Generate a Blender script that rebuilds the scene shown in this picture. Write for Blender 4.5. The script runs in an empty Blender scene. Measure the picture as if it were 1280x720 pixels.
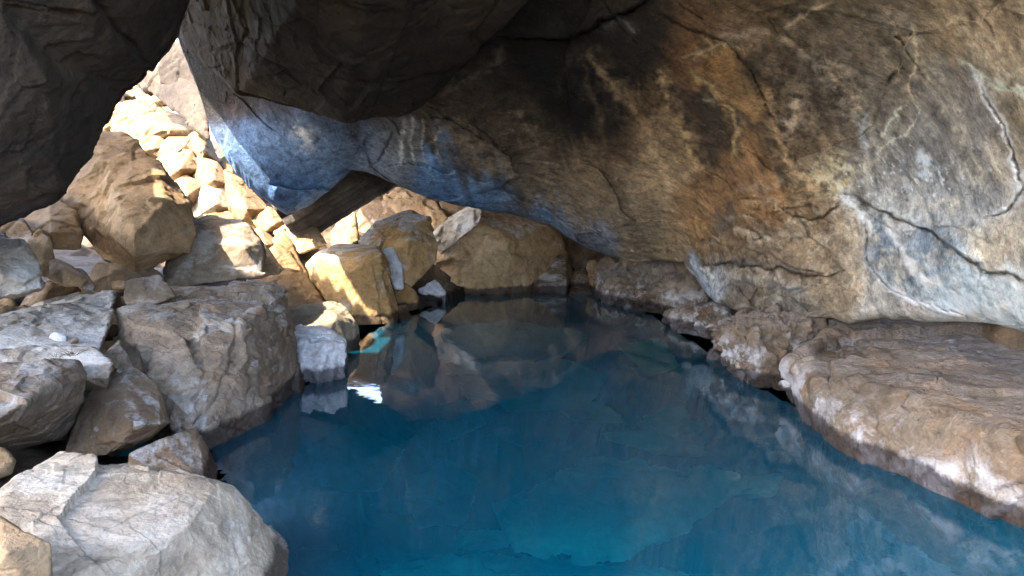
import bpy, bmesh, math, random
import numpy as np
from mathutils import Vector

rng = np.random.default_rng(7)
SC = bpy.context.scene
COL = SC.collection

# ------------------------------------------------------------------ camera model
F = 850.0                       # focal length in pixels of a 1280 x 720 frame
CAM_Z = 1.5
PITCH = math.atan(110.0 / F)    # looking slightly down
cp, sp = math.cos(PITCH), math.sin(PITCH)

def ray(px, py):
    u = (np.asarray(px, float) - 640.0) / F
    v = (360.0 - np.asarray(py, float)) / F
    return np.stack([u, cp + v * sp, -sp + v * cp], -1)

def P(px, py, Y):
    """point of the place seen at a pixel, Y metres ahead of the camera"""
    d = ray(px, py)
    t = np.asarray(Y, float) / d[..., 1]
    p = d * t[..., None]
    p[..., 2] += CAM_Z
    return p

def H(px, py, z):
    """point of the place seen at a pixel, at height z above the water"""
    d = ray(px, py)
    t = (z - CAM_Z) / d[..., 2]
    p = d * t[..., None]
    p[..., 2] += CAM_Z
    return p

# ------------------------------------------------------------------ noise
def hash3(i, j, k, s=0):
    with np.errstate(over='ignore'):
        h = (i.astype(np.uint32) * np.uint32(374761393) + j.astype(np.uint32) * np.uint32(668265263)
             + k.astype(np.uint32) * np.uint32(2147483647 - 1013904222) + np.uint32((s * 2654435761 + 12345) & 0xffffffff))
        h = (h ^ (h >> np.uint32(13))) * np.uint32(1274126177)
        h = (h ^ (h >> np.uint32(15))) * np.uint32(2246822519)
        h = h ^ (h >> np.uint32(16))
    return h.astype(np.float64) / 4294967295.0

def vnoise(p, s=0):
    i = np.floor(p).astype(np.int64)
    f = p - i
    f = f * f * f * (f * (f * 6 - 15) + 10)
    r = 0
    for dx in (0, 1):
        wx = f[:, 0] if dx else 1 - f[:, 0]
        for dy in (0, 1):
            wy = f[:, 1] if dy else 1 - f[:, 1]
            for dz in (0, 1):
                wz = f[:, 2] if dz else 1 - f[:, 2]
                r = r + wx * wy * wz * hash3(i[:, 0] + dx, i[:, 1] + dy, i[:, 2] + dz, s)
    return r * 2 - 1

ROT = np.array([[0.36, 0.48, -0.8], [-0.8, 0.6, 0.0], [0.48, 0.64, 0.6]])
def fbm(p, octv=5, gain=0.5, lac=2.03, s=0):
    a, r, n = 1.0, 0, 0
    q = p.copy()
    for o in range(octv):
        r = r + a * vnoise(q, s + o * 17)
        n += a
        a *= gain
        q = (q @ ROT.T) * lac + 3.7
    return r / n

def ridged(p, octv=4, s=0):
    a, r, n = 1.0, 0, 0
    q = p.copy()
    for o in range(octv):
        r = r + a * (1 - 2 * np.abs(vnoise(q, s + o * 13)))
        n += a
        a *= 0.5
        q = (q @ ROT.T) * 2.1 + 1.3
    return r / n

def facets(p, s=0):
    """voronoi cells, each cut to a tilted plane: broken-rock facets"""
    p = np.asarray(p, np.float32)
    i0 = np.floor(p).astype(np.int64)
    f = p - i0
    best = np.full(len(p), 1e9, np.float32)
    bi = np.zeros(len(p), np.int8)
    k = 0
    cells = []
    for dx in (-1, 0, 1):
        for dy in (-1, 0, 1):
            for dz in (-1, 0, 1):
                a, b, c = i0[:, 0] + dx, i0[:, 1] + dy, i0[:, 2] + dz
                h = hash3(a, b, c, s + 1)
                ex = f[:, 0] - dx - h; ey = f[:, 1] - dy - (h * 977.0 % 1); ez = f[:, 2] - dz - (h * 7919.0 % 1)
                d = ex * ex + ey * ey + ez * ez
                m = d < best
                best = np.where(m, d, best); bi = np.where(m, np.int8(k), bi)
                cells.append((dx, dy, dz)); k += 1
    o = np.array(cells)[bi]
    a, b, c = (i0 + o).T
    h = hash3(a, b, c, s + 1)
    e = f - o - np.stack([h, h * 977.0 % 1, h * 7919.0 % 1], 1)
    n = np.stack([hash3(a, b, c, s + 4), hash3(a, b, c, s + 5), hash3(a, b, c, s + 6)], 1) - .5
    return (e * n).sum(1) * 2 + (hash3(a, b, c, s + 7) - .5) * .35, None

# ------------------------------------------------------------------ mesh helpers
def mesh_from(name, V, Fc, mat, smooth=True, colors=None):
    me = bpy.data.meshes.new(name)
    me.from_pydata([tuple(v) for v in V] if len(V) < 5000 else V.tolist(), [], Fc if isinstance(Fc, list) else Fc.tolist())
    if smooth:
        me.polygons.foreach_set('use_smooth', np.ones(len(me.polygons), bool))
    if colors is not None:
        at = me.color_attributes.new('stain_and_light', 'FLOAT_COLOR', 'POINT')
        c = np.ones((len(V), 4), np.float32); c[:, :3] = colors
        at.data.foreach_set('color', c.ravel())
    me.materials.append(mat)
    me.update()
    return me

def link(name, me, label=None, cat=None, group=None, kind=None):
    o = bpy.data.objects.new(name, me)
    COL.objects.link(o)
    if label: o['label'] = label
    if cat: o['category'] = cat
    if group: o['group'] = group
    o['kind'] = kind or 'thing'
    return o

def vnormals(V, me):
    n = np.zeros(len(me.vertices) * 3, np.float32)
    me.vertex_normals.foreach_get('vector', n)
    return n.reshape(-1, 3).astype(float)

def get_co(me):
    c = np.zeros(len(me.vertices) * 3, np.float32)
    me.vertices.foreach_get('co', c)
    return c.reshape(-1, 3).astype(float)

def smooth_pass(me, V, n, fac=0.5):
    e = np.zeros(len(me.edges) * 2, np.int32)
    me.edges.foreach_get('vertices', e)
    e = e.reshape(-1, 2)
    cnt = np.bincount(e.ravel(), minlength=len(V)).astype(float)[:, None]
    cnt[cnt == 0] = 1
    for _ in range(n):
        acc = np.zeros_like(V)
        for k in range(3):
            acc[:, k] = np.bincount(e[:, 0], weights=V[e[:, 1], k], minlength=len(V)) + np.bincount(e[:, 1], weights=V[e[:, 0], k], minlength=len(V))
        V = V * (1 - fac) + fac * acc / cnt
    return V

def hull_into(bm, pts):
    vs = [bm.verts.new(tuple(p)) for p in pts]
    r = bmesh.ops.convex_hull(bm, input=vs)
    junk = [v for v in vs if v.is_valid and not v.link_faces]
    if junk:
        bmesh.ops.delete(bm, geom=junk, context='VERTS')

SEED = [100]
def rock(name, hulls, mat, label, cat='boulder', group=None, rough=1.0, vox=None, lumps=0.0, soft=2, crisp=1.0, pixels=2.2, steps=None):
    """hulls: list of point arrays; each is one convex block, the blocks are fused, worn and broken up"""
    SEED[0] += 11
    sd = SEED[0]
    bm = bmesh.new()
    allp = np.concatenate([np.asarray(h, float) for h in hulls])
    for h in hulls:
        hull_into(bm, h)
    me0 = bpy.data.meshes.new('tmp'); bm.to_mesh(me0); bm.free()
    o = bpy.data.objects.new('tmp', me0); COL.objects.link(o)
    ctr = allp.mean(0)
    near = max(1.2, np.percentile(allp[:, 1], 15))
    vs = vox or pixels * near / F
    ext = allp.max(0) - allp.min(0)
    S = float(np.sort(ext)[1])
    vs = max(vs, float(ext.max()) / 330)
    m = o.modifiers.new('r', 'REMESH'); m.mode = 'VOXEL'; m.voxel_size = vs
    dg = bpy.context.evaluated_depsgraph_get()
    me = bpy.data.meshes.new_from_object(o.evaluated_get(dg))
    bpy.data.objects.remove(o); bpy.data.meshes.remove(me0)
    V = get_co(me)
    V = smooth_pass(me, V, soft if soft != 2 else 1)
    me.vertices.foreach_set('co', V.astype(np.float32).ravel()); me.update()
    N = vnormals(V, me)
    off = rng.uniform(-50, 50, 3)
    q = V + off + 0.08 * S * np.stack([fbm(V * 1.6 / S, 2, s=sd), fbm(V * 1.6 / S + 9, 2, s=sd + 1), fbm(V * 1.6 / S + 21, 2, s=sd + 2)], 1)
    f1, e1 = facets(q * (2.0 / S), sd)
    f2, e2 = facets(q * (5.5 / S) + 7, sd + 50)
    f3, e3 = facets(q * np.array([1.0, 1.0, 1.8]) * (14.0 / S) + 3, sd + 90)
    br = np.clip(fbm(q * (1.5 / S) + 13, 2, s=sd + 3) * 3 + .8, .35, 2.0)
    d = S * rough * crisp * (0.034 * f1 + br * (0.015 * f2 + 0.0065 * f3))
    if lumps:
        d += lumps * (fbm(q * 3.2, 6, gain=.6, s=sd + 5) + .5 * facets(q * 6.5 + .3 * fbm(q * 6, 2, s=sd + 18)[:, None], sd + 19)[0] + .22 * fbm(q * 16, 3, gain=.6, s=sd + 17) - .5 * np.clip(ridged(q * 3.6 + 4, 2, s=sd + 16) - .35, 0, 1))
    d += rough * (0.009 * S * fbm(q * (3.5 / S), 4, s=sd + 7))
    patch = np.clip(fbm(q * (2.2 / S), 3, s=sd + 9) * 2.2 + 0.45, 0.1, 1)
    d += rough * patch * (0.008 * fbm(q * 13, 5, gain=.62, s=sd + 8) * min(1.0, S) + 0.0022 * fbm(q * 42, 3, s=sd + 12))
    # a few open fractures along warped planes
    for k in range(2):
        nrm = rng.normal(size=3); nrm /= np.linalg.norm(nrm)
        w = q @ nrm + 0.10 * S * fbm(q * 2.5 / S, 4, s=sd + 20 + k)
        w -= np.median(w) + rng.uniform(-.25, .25) * S
        gate = np.clip(fbm(q * 1.8 / S + 5, 2, s=sd + 30 + k) * 4 + .5, 0, 1)
        wd = max(0.007 * S, vs * 0.9)
        d -= rough * crisp * gate * 0.014 * S * np.exp(-(w / wd) ** 2)
        d += rough * crisp * gate * 0.004 * S * np.sign(w) * np.exp(-np.abs(w) / (0.12 * S))
    V = V + N * d[:, None]
    base = np.array([V[:, 0].mean(), V[:, 1].mean(), V[:, 2].min()])
    me.vertices.foreach_set('co', (V - base).astype(np.float32).ravel())
    me.materials.clear(); me.materials.append(mat)
    me.polygons.foreach_set('use_smooth', np.ones(len(me.polygons), bool))
    me.update()
    me.name = name
    ob = link(name, me, label, cat, group)
    ob.location = base
    return ob

def block(pts, T=0.8, shrink=0.86, drop=0.7):
    """pts: (px,py,Y) | (px,py,'h',z) | (px,py,'w') for a point on the waterline -> hull points with depth behind"""
    front, px2 = [], []
    extra = []
    for p in pts:
        if len(p) == 3 and p[2] == 'w':
            q = H(p[0], p[1], 0.0); extra.append(q + np.array([0, 0.04, -drop]))
        elif len(p) == 4:
            q = H(p[0], p[1], p[3])
        else:
            q = P(p[0], p[1], p[2])
        front.append(q)
    front = np.array(front)
    c = front.mean(0)
    back = []
    cam = np.array([0, 0, CAM_Z])
    for q in front:
        d = (q - cam)
        k = c - cam
        # pulled towards the middle ray, pushed away from the viewer
        dd = d / np.linalg.norm(d); kk = k / np.linalg.norm(k)
        r = dd * shrink + kk * (1 - shrink); r /= np.linalg.norm(r)
        b = cam + r * (np.linalg.norm(d) + T)
        back.append(b)
    return np.concatenate([front, np.array(back), np.array(extra).reshape(-1, 3)])

def chunk(cx, cy, w, h, Y, rot=0.0, seed=0, n=15, depth=1.0):
    """an irregular broken stone that fills about w x h pixels"""
    r = np.random.default_rng(seed)
    u = r.normal(size=(n, 3)); u /= np.linalg.norm(u, axis=1)[:, None]
    u = np.sign(u) * np.abs(u) ** 0.7
    u[:, :2] /= np.abs(u[:, :2]).max(0)
    x = u[:, 0] * w / 2; y = u[:, 1] * h / 2
    a = math.radians(rot)
    px = cx + x * math.cos(a) - y * math.sin(a); py = cy + x * math.sin(a) + y * math.cos(a)
    return P(px, py, Y + u[:, 2] * depth * 0.5 * w / F * Y * 0.9)

# ------------------------------------------------------------------ materials
def new_mat(name):
    m = bpy.data.materials.new(name); m.use_nodes = True
    nt = m.node_tree; nt.nodes.clear()
    return m, nt

class NB:
    def __init__(s, nt): s.nt = nt
    def n(s, typ, **kw):
        x = s.nt.nodes.new(typ)
        for k, v in kw.items(): setattr(x, k, v)
        return x
    def l(s, a, b): s.nt.links.new(a, b)
    def noise(s, vec, scale, detail=6, rough=.55, dist=0):
        x = s.n('ShaderNodeTexNoise'); s.l(vec, x.inputs['Vector'])
        x.inputs['Scale'].default_value = scale; x.inputs['Detail'].default_value = detail
        x.inputs['Roughness'].default_value = rough; x.inputs['Distortion'].default_value = dist
        return x.outputs['Fac']
    def ramp(s, fac, stops):
        x = s.n('ShaderNodeValToRGB'); s.l(fac, x.inputs[0])
        el = x.color_ramp.elements
        while len(el) < len(stops): el.new(0.5)
        for e, (p, c) in zip(el, stops):
            e.position = p; e.color = (*c, 1) if len(c) == 3 else c
        return x.outputs[0]
    def maprange(s, v, a, b, c=0, d=1):
        x = s.n('ShaderNodeMapRange'); s.l(v, x.inputs[0])
        for i, k in enumerate((a, b, c, d)): x.inputs[i + 1].default_value = k
        return x.outputs[0]
    def math(s, op, a, b=None):
        x = s.n('ShaderNodeMath', operation=op)
        for i, v in enumerate((a, b)):
            if v is None: continue
            if isinstance(v, (int, float)): x.inputs[i].default_value = v
            else: s.l(v, x.inputs[i])
        return x.outputs[0]
    def mix(s, fac, a, b, blend='MIX'):
        x = s.n('ShaderNodeMix', data_type='RGBA', blend_type=blend)
        if isinstance(fac, (int, float)): x.inputs[0].default_value = fac
        else: s.l(fac, x.inputs[0])
        for i, v in ((6, a), (7, b)):
            if isinstance(v, tuple): x.inputs[i].default_value = (*v, 1)
            else: s.l(v, x.inputs[i])
        return x.outputs[2]

def rock_mat(name, dark, mid, light, white=0.0, whitecol=(.62, .62, .62), rust=0.0, rustcol=(.28, .15, .06), scale=1.0, bump=1.0, attr=False, wet=True, whitescale=2.0, wetz=0.13, rim=0.0, deep=None):
    m, nt = new_mat(name); b = NB(nt)
    tc = b.n('ShaderNodeTexCoord'); geo = b.n('ShaderNodeNewGeometry')
    vec = tc.outputs['Object']
    n1 = b.noise(vec, 1.3 * scale, 9, .62, .4)
    n2 = b.noise(vec, 9 * scale, 10, .7)
    n3 = b.noise(vec, 55 * scale, 6, .7)
    if attr:
        at = b.n('ShaderNodeVertexColor', layer_name='stain_and_light')
        col = at.outputs['Color']
        g = b.maprange(n2, .3, .7, .62, 1.35)
        col = b.mix(1.0, col, b.ramp(n2, [(.32, (.20, .20, .20)), (.5, (.5, .5, .5)), (.70, (.82, .80, .77))]), 'OVERLAY')
        n5 = b.noise(vec, 26, 8, .78)
        col = b.mix(.55, col, b.ramp(n5, [(.34, (.16, .16, .16)), (.5, (.5, .5, .5)), (.68, (.84, .82, .79))]), 'OVERLAY')
        n6 = b.noise(vec, 34, 5, .8, .6)
        col = b.mix(b.math('MULTIPLY', b.maprange(n6, .60, .70), b.math('MULTIPLY', b.maprange(n1, .42, .60), .5)), col, (.50, .44, .36))
        n7 = b.noise(vec, 17, 8, .8, .8)
        col = b.mix(b.math('MULTIPLY', b.maprange(n7, .60, .68), .35), col, b.mix(1.0, col, (.30, .27, .25), 'MULTIPLY'))
    else:
        col = b.ramp(n1, [(.30, dark), (.5, mid), (.68, light)])
        col = b.mix(.8, col, b.ramp(n2, [(.3, (.22, .22, .22)), (.5, (.5, .5, .5)), (.75, (.76, .74, .72))]), 'OVERLAY')
    if rust:
        r = b.noise(vec, 2.3 * scale, 8, .65, .6)
        col = b.mix(b.math('MULTIPLY', b.maprange(r, .5, .66), rust), col, rustcol)
    # fine speckle
    col = b.mix(.35, col, b.ramp(n3, [(.32, (.2, .2, .2)), (.5, (.5, .5, .5)), (.72, (.8, .8, .8))]), 'OVERLAY')
    if white:
        w = b.noise(vec, whitescale * scale, 10, .72, .5)
        sx = b.n('ShaderNodeSeparateXYZ'); b.l(geo.outputs['Normal'], sx.inputs[0])
        up = b.maprange(sx.outputs[2], -.3, .9, -.10, .09)
        f = b.maprange(b.math('ADD', w, up), .60 - .16 * white, .68 - .10 * white)
        f = b.math('MULTIPLY', f, b.maprange(n2, .25, .6, .55, 1.0))
        if rim:
            pz0 = b.n('ShaderNodeSeparateXYZ'); b.l(geo.outputs['Position'], pz0.inputs[0])
            zz = b.math('ADD', pz0.outputs[2], b.math('MULTIPLY', b.math('SUBTRACT', n1, .5), .45))
            band = b.maprange(zz, rim + .16, rim - .06)
            f = b.math('MAXIMUM', b.math('MULTIPLY', f, .15), b.math('MULTIPLY', b.math('MULTIPLY', band, .75), b.maprange(w, .46, .58)))
        f = b.math('MULTIPLY', f, min(1.0, .55 + .4 * white))
        col = b.mix(f, col, whitecol)
    if deep:
        pd = b.n('ShaderNodeSeparateXYZ'); b.l(geo.outputs['Position'], pd.inputs[0])
        dz = b.math('ADD', pd.outputs[2], b.math('MULTIPLY', b.math('SUBTRACT', n1, .5), .3))
        col = b.mix(b.maprange(dz, -.15, -.45), col, b.mix(.5, deep, b.ramp(n1, [(.3, (.06, .07, .08)), (.5, (.16, .18, .18)), (.7, (.40, .42, .41))]), 'MIX'))
    rough_in = None
    if wet:
        pz = b.n('ShaderNodeSeparateXYZ'); b.l(geo.outputs['Position'], pz.inputs[0])
        z = b.math('ADD', pz.outputs[2], b.math('MULTIPLY', b.math('SUBTRACT', n2, .5), .10))
        wf = b.maprange(z, wetz, wetz - .035)
        col = b.mix(wf, col, b.mix(1.0, col, (.22, .21, .22), 'MULTIPLY'))
        rough_in = b.maprange(wf, 0, 1, .82, .35)
    # bump: grain, pits, hairline cracks
    v = b.n('ShaderNodeTexVoronoi', feature='DISTANCE_TO_EDGE'); v.inputs['Scale'].default_value = 5.5 * scale
    wv = b.n('ShaderNodeVectorMath', operation='ADD'); b.l(vec, wv.inputs[0])
    nn = b.n('ShaderNodeTexNoise'); b.l(vec, nn.inputs['Vector']); nn.inputs['Scale'].default_value = 4 * scale; nn.inputs['Detail'].default_value = 6
    sc = b.n('ShaderNodeVectorMath', operation='SCALE'); b.l(nn.outputs['Color'], sc.inputs[0]); sc.inputs['Scale'].default_value = .35 / scale
    b.l(sc.outputs[0], wv.inputs[1]); b.l(wv.outputs[0], v.inputs['Vector'])
    crack = b.maprange(v.outputs['Distance'], 0, .018, 0, 1)
    gate = b.maprange(n1, .48, .56)
    crack = b.math('SUBTRACT', 1.0, b.math('MULTIPLY', b.math('SUBTRACT', 1.0, crack), gate))
    h = b.math('ADD', b.math('MULTIPLY', n2, .9), b.math('MULTIPLY', n3, .22))
    h = b.math('ADD', h, b.math('MULTIPLY', crack, .0))
    mp = b.noise(vec, 22 * scale, 8, .75)
    h = b.math('ADD', h, b.math('MULTIPLY', mp, .35))
    bp = b.n('ShaderNodeBump'); bp.inputs['Strength'].default_value = .75 * bump; bp.inputs['Distance'].default_value = .045
    b.l(h, bp.inputs['Height'])
    bs = b.n('ShaderNodeBsdfPrincipled')
    b.l(col, bs.inputs['Base Color']); b.l(bp.outputs[0], bs.inputs['Normal'])
    if rough_in is not None: b.l(rough_in, bs.inputs['Roughness'])
    else: bs.inputs['Roughness'].default_value = .85
    bs.inputs['Specular IOR Level'].default_value = .3
    o = b.n('ShaderNodeOutputMaterial'); b.l(bs.outputs[0], o.inputs[0])
    return m

M_TAN = rock_mat('tan_rock', (.17, .115, .065), (.30, .205, .115), (.42, .31, .19), rust=.5)
M_OCHRE = rock_mat('ochre_rock', (.24, .145, .06), (.40, .25, .105), (.52, .36, .19), white=.35, whitecol=(.66, .62, .56), rust=.5, rustcol=(.36, .19, .06))
M_OCHREB = rock_mat('big_brown_rock', (.22, .14, .07), (.36, .245, .13), (.48, .35, .21), white=.2, rust=.5)
M_SLANT = rock_mat('pale_tan_rock', (.28, .22, .15), (.42, .35, .26), (.54, .47, .38), white=.3)
M_OCHREW = rock_mat('frosted_ochre_rock', (.24, .14, .055), (.40, .25, .11), (.52, .38, .22), white=.45, whitecol=(.66, .68, .72), rust=.7, rustcol=(.36, .19, .06), whitescale=3.2)
M_GREY = rock_mat('grey_rock', (.11, .078, .050), (.20, .15, .105), (.31, .255, .195), white=.2, whitecol=(.50, .49, .47), rust=.7, rustcol=(.21, .13, .07))
M_PALE = rock_mat('pale_rock', (.17, .13, .092), (.31, .26, .205), (.43, .38, .32), white=.5, whitecol=(.56, .55, .53), rust=.4, rustcol=(.30, .20, .11))
M_BROWN = rock_mat('brown_rock', (.10, .070, .045), (.19, .130, .080), (.28, .20, .13), white=.1, rust=.4)
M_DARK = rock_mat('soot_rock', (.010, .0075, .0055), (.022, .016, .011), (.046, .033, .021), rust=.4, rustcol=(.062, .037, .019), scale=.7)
M_SAND = rock_mat('sunlit_rock', (.10, .060, .026), (.165, .105, .048), (.24, .17, .095), rust=.7, rustcol=(.16, .088, .032))
M_LEDGE = rock_mat('crusted_ledge_rock', (.085, .060, .040), (.165, .120, .080), (.255, .195, .138), white=.75, whitecol=(.66, .65, .66), rust=.7, rustcol=(.27, .155, .075), whitescale=2.6, bump=1.5, wetz=.13, rim=.27)
M_CREAM = rock_mat('cream_rock', (.24, .185, .125), (.365, .30, .22), (.46, .40, .315), white=.25, whitecol=(.56, .52, .45), rust=.55, rustcol=(.24, .16, .09), bump=.8)
M_WHITE = rock_mat('white_crusted_rock', (.30, .28, .26), (.50, .49, .48), (.66, .66, .66), white=1.0, whitecol=(.75, .76, .78), rust=.2, bump=1.3)
M_CEIL = rock_mat('stained_ceiling_rock', None, None, None, attr=True, wet=False, scale=1.0, bump=1.5)
M_PALER = rock_mat('pale_rubble_rock', (.17, .135, .09), (.25, .205, .145), (.32, .27, .20))
M_FLOOR = rock_mat('floor_rock', (.035, .024, .015), (.065, .045, .028), (.11, .080, .050), deep=(.14, .16, .17))
M_BED = rock_mat('pool_bed_rock', (.44, .47, .46), (.74, .76, .74), (.84, .85, .83), wet=False, scale=1.2, bump=.8)
M_GROOVE = rock_mat('basalt_column_rock', (.040, .034, .028), (.085, .072, .060), (.17, .145, .12))
M_STREAK = rock_mat('brown_streaked_rock', (.020, .014, .009), (.042, .030, .020), (.075, .055, .036))

# ------------------------------------------------------------------ cave ceiling: one worn, stained rock mass
def tps_fit(xy, v, reg=1e-3):
    xy = np.asarray(xy, float) / 400.0; v = np.asarray(v, float)
    n = len(xy)
    d = np.linalg.norm(xy[:, None] - xy[None], axis=2)
    K = np.where(d > 0, d * d * np.log(d + 1e-9), 0) + reg * np.eye(n)
    A = np.zeros((n + 3, n + 3)); A[:n, :n] = K
    A[:n, n] = 1; A[:n, n + 1:] = xy; A[n:, :n] = A[:n, n:].T
    w = np.linalg.solve(A, np.concatenate([v, np.zeros(3)]))
    def f(px, py):
        q = np.stack([px, py], -1) / 400.0
        out = np.full(q.shape[:-1], w[n]) + q[..., 0] * w[n + 1] + q[..., 1] * w[n + 2]
        for k in range(n):
            r = np.sqrt((q[..., 0] - xy[k, 0]) ** 2 + (q[..., 1] - xy[k, 1]) ** 2) + 1e-9
            out = out + w[k] * r * r * np.log(r)
        return out
    return f

def seg_dist(px, py, line):
    best = np.full(px.shape, 1e9); along = np.zeros(px.shape); side = np.zeros(px.shape)
    L = 0; line = np.asarray(line, float)
    tot = np.sum(np.linalg.norm(np.diff(line, axis=0), axis=1))
    for a, b in zip(line[:-1], line[1:]):
        d = b - a; n = np.linalg.norm(d)
        t = np.clip(((px - a[0]) * d[0] + (py - a[1]) * d[1]) / n ** 2, 0, 1)
        ex, ey = px - a[0] - t * d[0], py - a[1] - t * d[1]
        r = np.hypot(ex, ey)
        m = r < best
        best = np.where(m, r, best); along = np.where(m, (L + t * n) / tot, along)
        side = np.where(m, np.sign(d[0] * ey - d[1] * ex), side)
        L += n
    return best, along, side

def lin(c):
    c = np.asarray(c, float) / 255.0
    return np.where(c <= .04045, c / 12.92, ((c + .055) / 1.055) ** 2.4)

def inside(px, py, poly):
    poly = np.asarray(poly, float); r = np.zeros(px.shape, bool)
    j = len(poly) - 1
    for i in range(len(poly)):
        xi, yi, xj, yj = *poly[i], *poly[j]
        c = ((yi > py) != (yj > py)) & (px < (xj - xi) * (py - yi) / (yj - yi + 1e-12) + xi)
        r ^= c; j = i
    return r

# lower edge of the mass (pixel) and where each column runs up to
EDGE = [((205, 20), (60, -330)), ((226, 50), (90, -330)), ((240, 92), (110, -330)), ((256, 142), (130, -330)), ((275, 188), (160, -330)), ((305, 229), (200, -330)),
        ((333, 251), (240, -330)), ((358, 268), (270, -330)), ((384, 259), (300, -330)), ((410, 240), (330, -330)), ((424, 226), (350, -330)), ((437, 213), (370, -330)), ((460, 215), (400, -330)),
        ((490, 229), (440, -330)), ((520, 242), (480, -330)), ((560, 253), (530, -330)), ((605, 261), (590, -330)), ((640, 267), (640, -330)),
        ((672, 277), (690, -330)), ((690, 283), (720, -330)), ((706, 296), (750, -330)), ((740, 312), (800, -330)), ((765, 322), (840, -330)), ((795, 327), (880, -330)),
        ((822, 325), (920, -330)), ((858, 329), (970, -330)), ((874, 350), (1000, -330)), ((892, 378), (1030, -330)), ((930, 391), (1080, -330)), ((965, 402), (1120, -330)),
        ((990, 404), (1160, -330)), ((1012, 397), (1180, -330)), ((1040, 397), (1210, -330)), ((1062, 404), (1240, -330)), ((1100, 398), (1290, -330)), ((1150, 401), (1360, -330)),
        ((1210, 402), (1440, -330)), ((1250, 406), (1500, -330)), ((1285, 416), (1560, -330)), ((1380, 440), (1760, -330)), ((1500, 480), (1960, -330)), ((1750, 560), (2300, -330))]
DEPTH = [(205, 20, 8.1), (240, 95, 8.1), (275, 188, 8.1), (305, 229, 8.2), (358, 268, 8.3), (437, 212, 8.3), (300, 130, 7.9), (350, 180, 7.8), (420, 180, 7.7), (470, 160, 7.5),
         (500, 215, 8.0), (560, 253, 8.6), (640, 267, 9.0), (700, 290, 9.3), (770, 320, 9.3), (822, 325, 9.0), (858, 330, 8.4), (892, 378, 7.3), (965, 402, 6.1), (1040, 397, 5.5), (1100, 398, 4.95),
         (1210, 402, 4.1), (1285, 416, 3.6), (600, 150, 6.9), (560, 200, 7.7), (640, 220, 8.0), (700, 50, 5.5), (700, 0, 5.1), (760, 200, 7.3), (780, 280, 8.3), (900, 200, 6.1), (900, 290, 6.9), (900, 100, 5.0),
         (900, 0, 4.2), (1000, 60, 4.2), (1000, 200, 5.2), (1000, 300, 5.9), (1100, 0, 3.3), (1280, 0, 2.6), (1100, 120, 4.1), (1100, 220, 4.65), (1280, 150, 3.0), (1280, 260, 3.3), (1180, 330, 4.1), (1280, 350, 3.45),
         (500, 60, 5.9), (400, 0, 6.0), (300, 0, 6.6), (900, -330, 2.3), (600, -330, 3.0), (300, -330, 4.2), (60, -330, 5.0), (1500, -330, 1.7), (2300, -330, 1.2), (1750, 560, 2.1), (1700, 200, 2.0), (1500, 480, 2.7)]

CRACKS = [  # (polyline, half width px, depth m, step m)
    ([(500, 128), (529, 131), (548, 140), (570, 155), (592, 166), (618, 178), (640, 186)], 1.1, 0.055, .03),
    ([(620, 36), (632, 43), (645, 48), (680, 45), (712, 42), (735, 38), (755, 26), (772, 18), (800, 3), (830, -20)], 1.5, 0.110, .16),
    ([(815, 5), (850, 30), (872, 46), (900, 55), (922, 68), (938, 90), (950, 112), (960, 140), (976, 165)], 1.4, 0.055, .06),
    ([(970, 25), (985, 38), (1012, 58), (1045, 82), (1062, 98), (1075, 125), (1085, 150)], 1.4, 0.028, .07),
    ([(1195, 72), (1232, 93), (1268, 111), (1290, 130)], 1.2, 0.028, .05),
    ([(1225, 100), (1233, 140), (1250, 162), (1262, 181), (1272, 205), (1274, 228), (1257, 257), (1240, 268), (1218, 274)], 1.6, 0.039, -.10),
    ([(1048, 243), (1075, 246), (1100, 258), (1140, 274), (1180, 302), (1235, 334), (1285, 350), (1330, 370)], 1.5, 0.066, .30),
    ([(1085, 268), (1082, 300), (1090, 325), (1105, 350), (1140, 374), (1200, 394), (1285, 406), (1350, 420)], 1.5, 0.028, -.10),
    ([(868, 332), (920, 330), (985, 335), (1030, 342), (1065, 334)], 1.4, 0.044, .10),
    ([(970, 258), (1000, 270), (1030, 268), (1050, 255)], 1.2, 0.044, .07),
    ([(338, 232), (352, 237), (372, 240), (395, 239), (420, 235)], 1.0, 0.028, -.10),
    ([(470, 216), (500, 208), (540, 206), (575, 212), (620, 235), (680, 262), (730, 290), (790, 316)], 1.2, 0.017, -.06),
    ([(640, 0), (600, 60), (545, 112), (520, 134)], 1.2, 0.055, .08),
    ([(450, 212), (480, 190), (490, 160)], 0.7, 0.011, .02),
    ([(385, 100), (440, 150), (470, 175)], 1.0, 0.017, .03),
    ([(1140, 30), (1143, 75), (1136, 122), (1145, 140), (1120, 180), (1098, 195)], 0.9, 0.011, .01),
]
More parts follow.
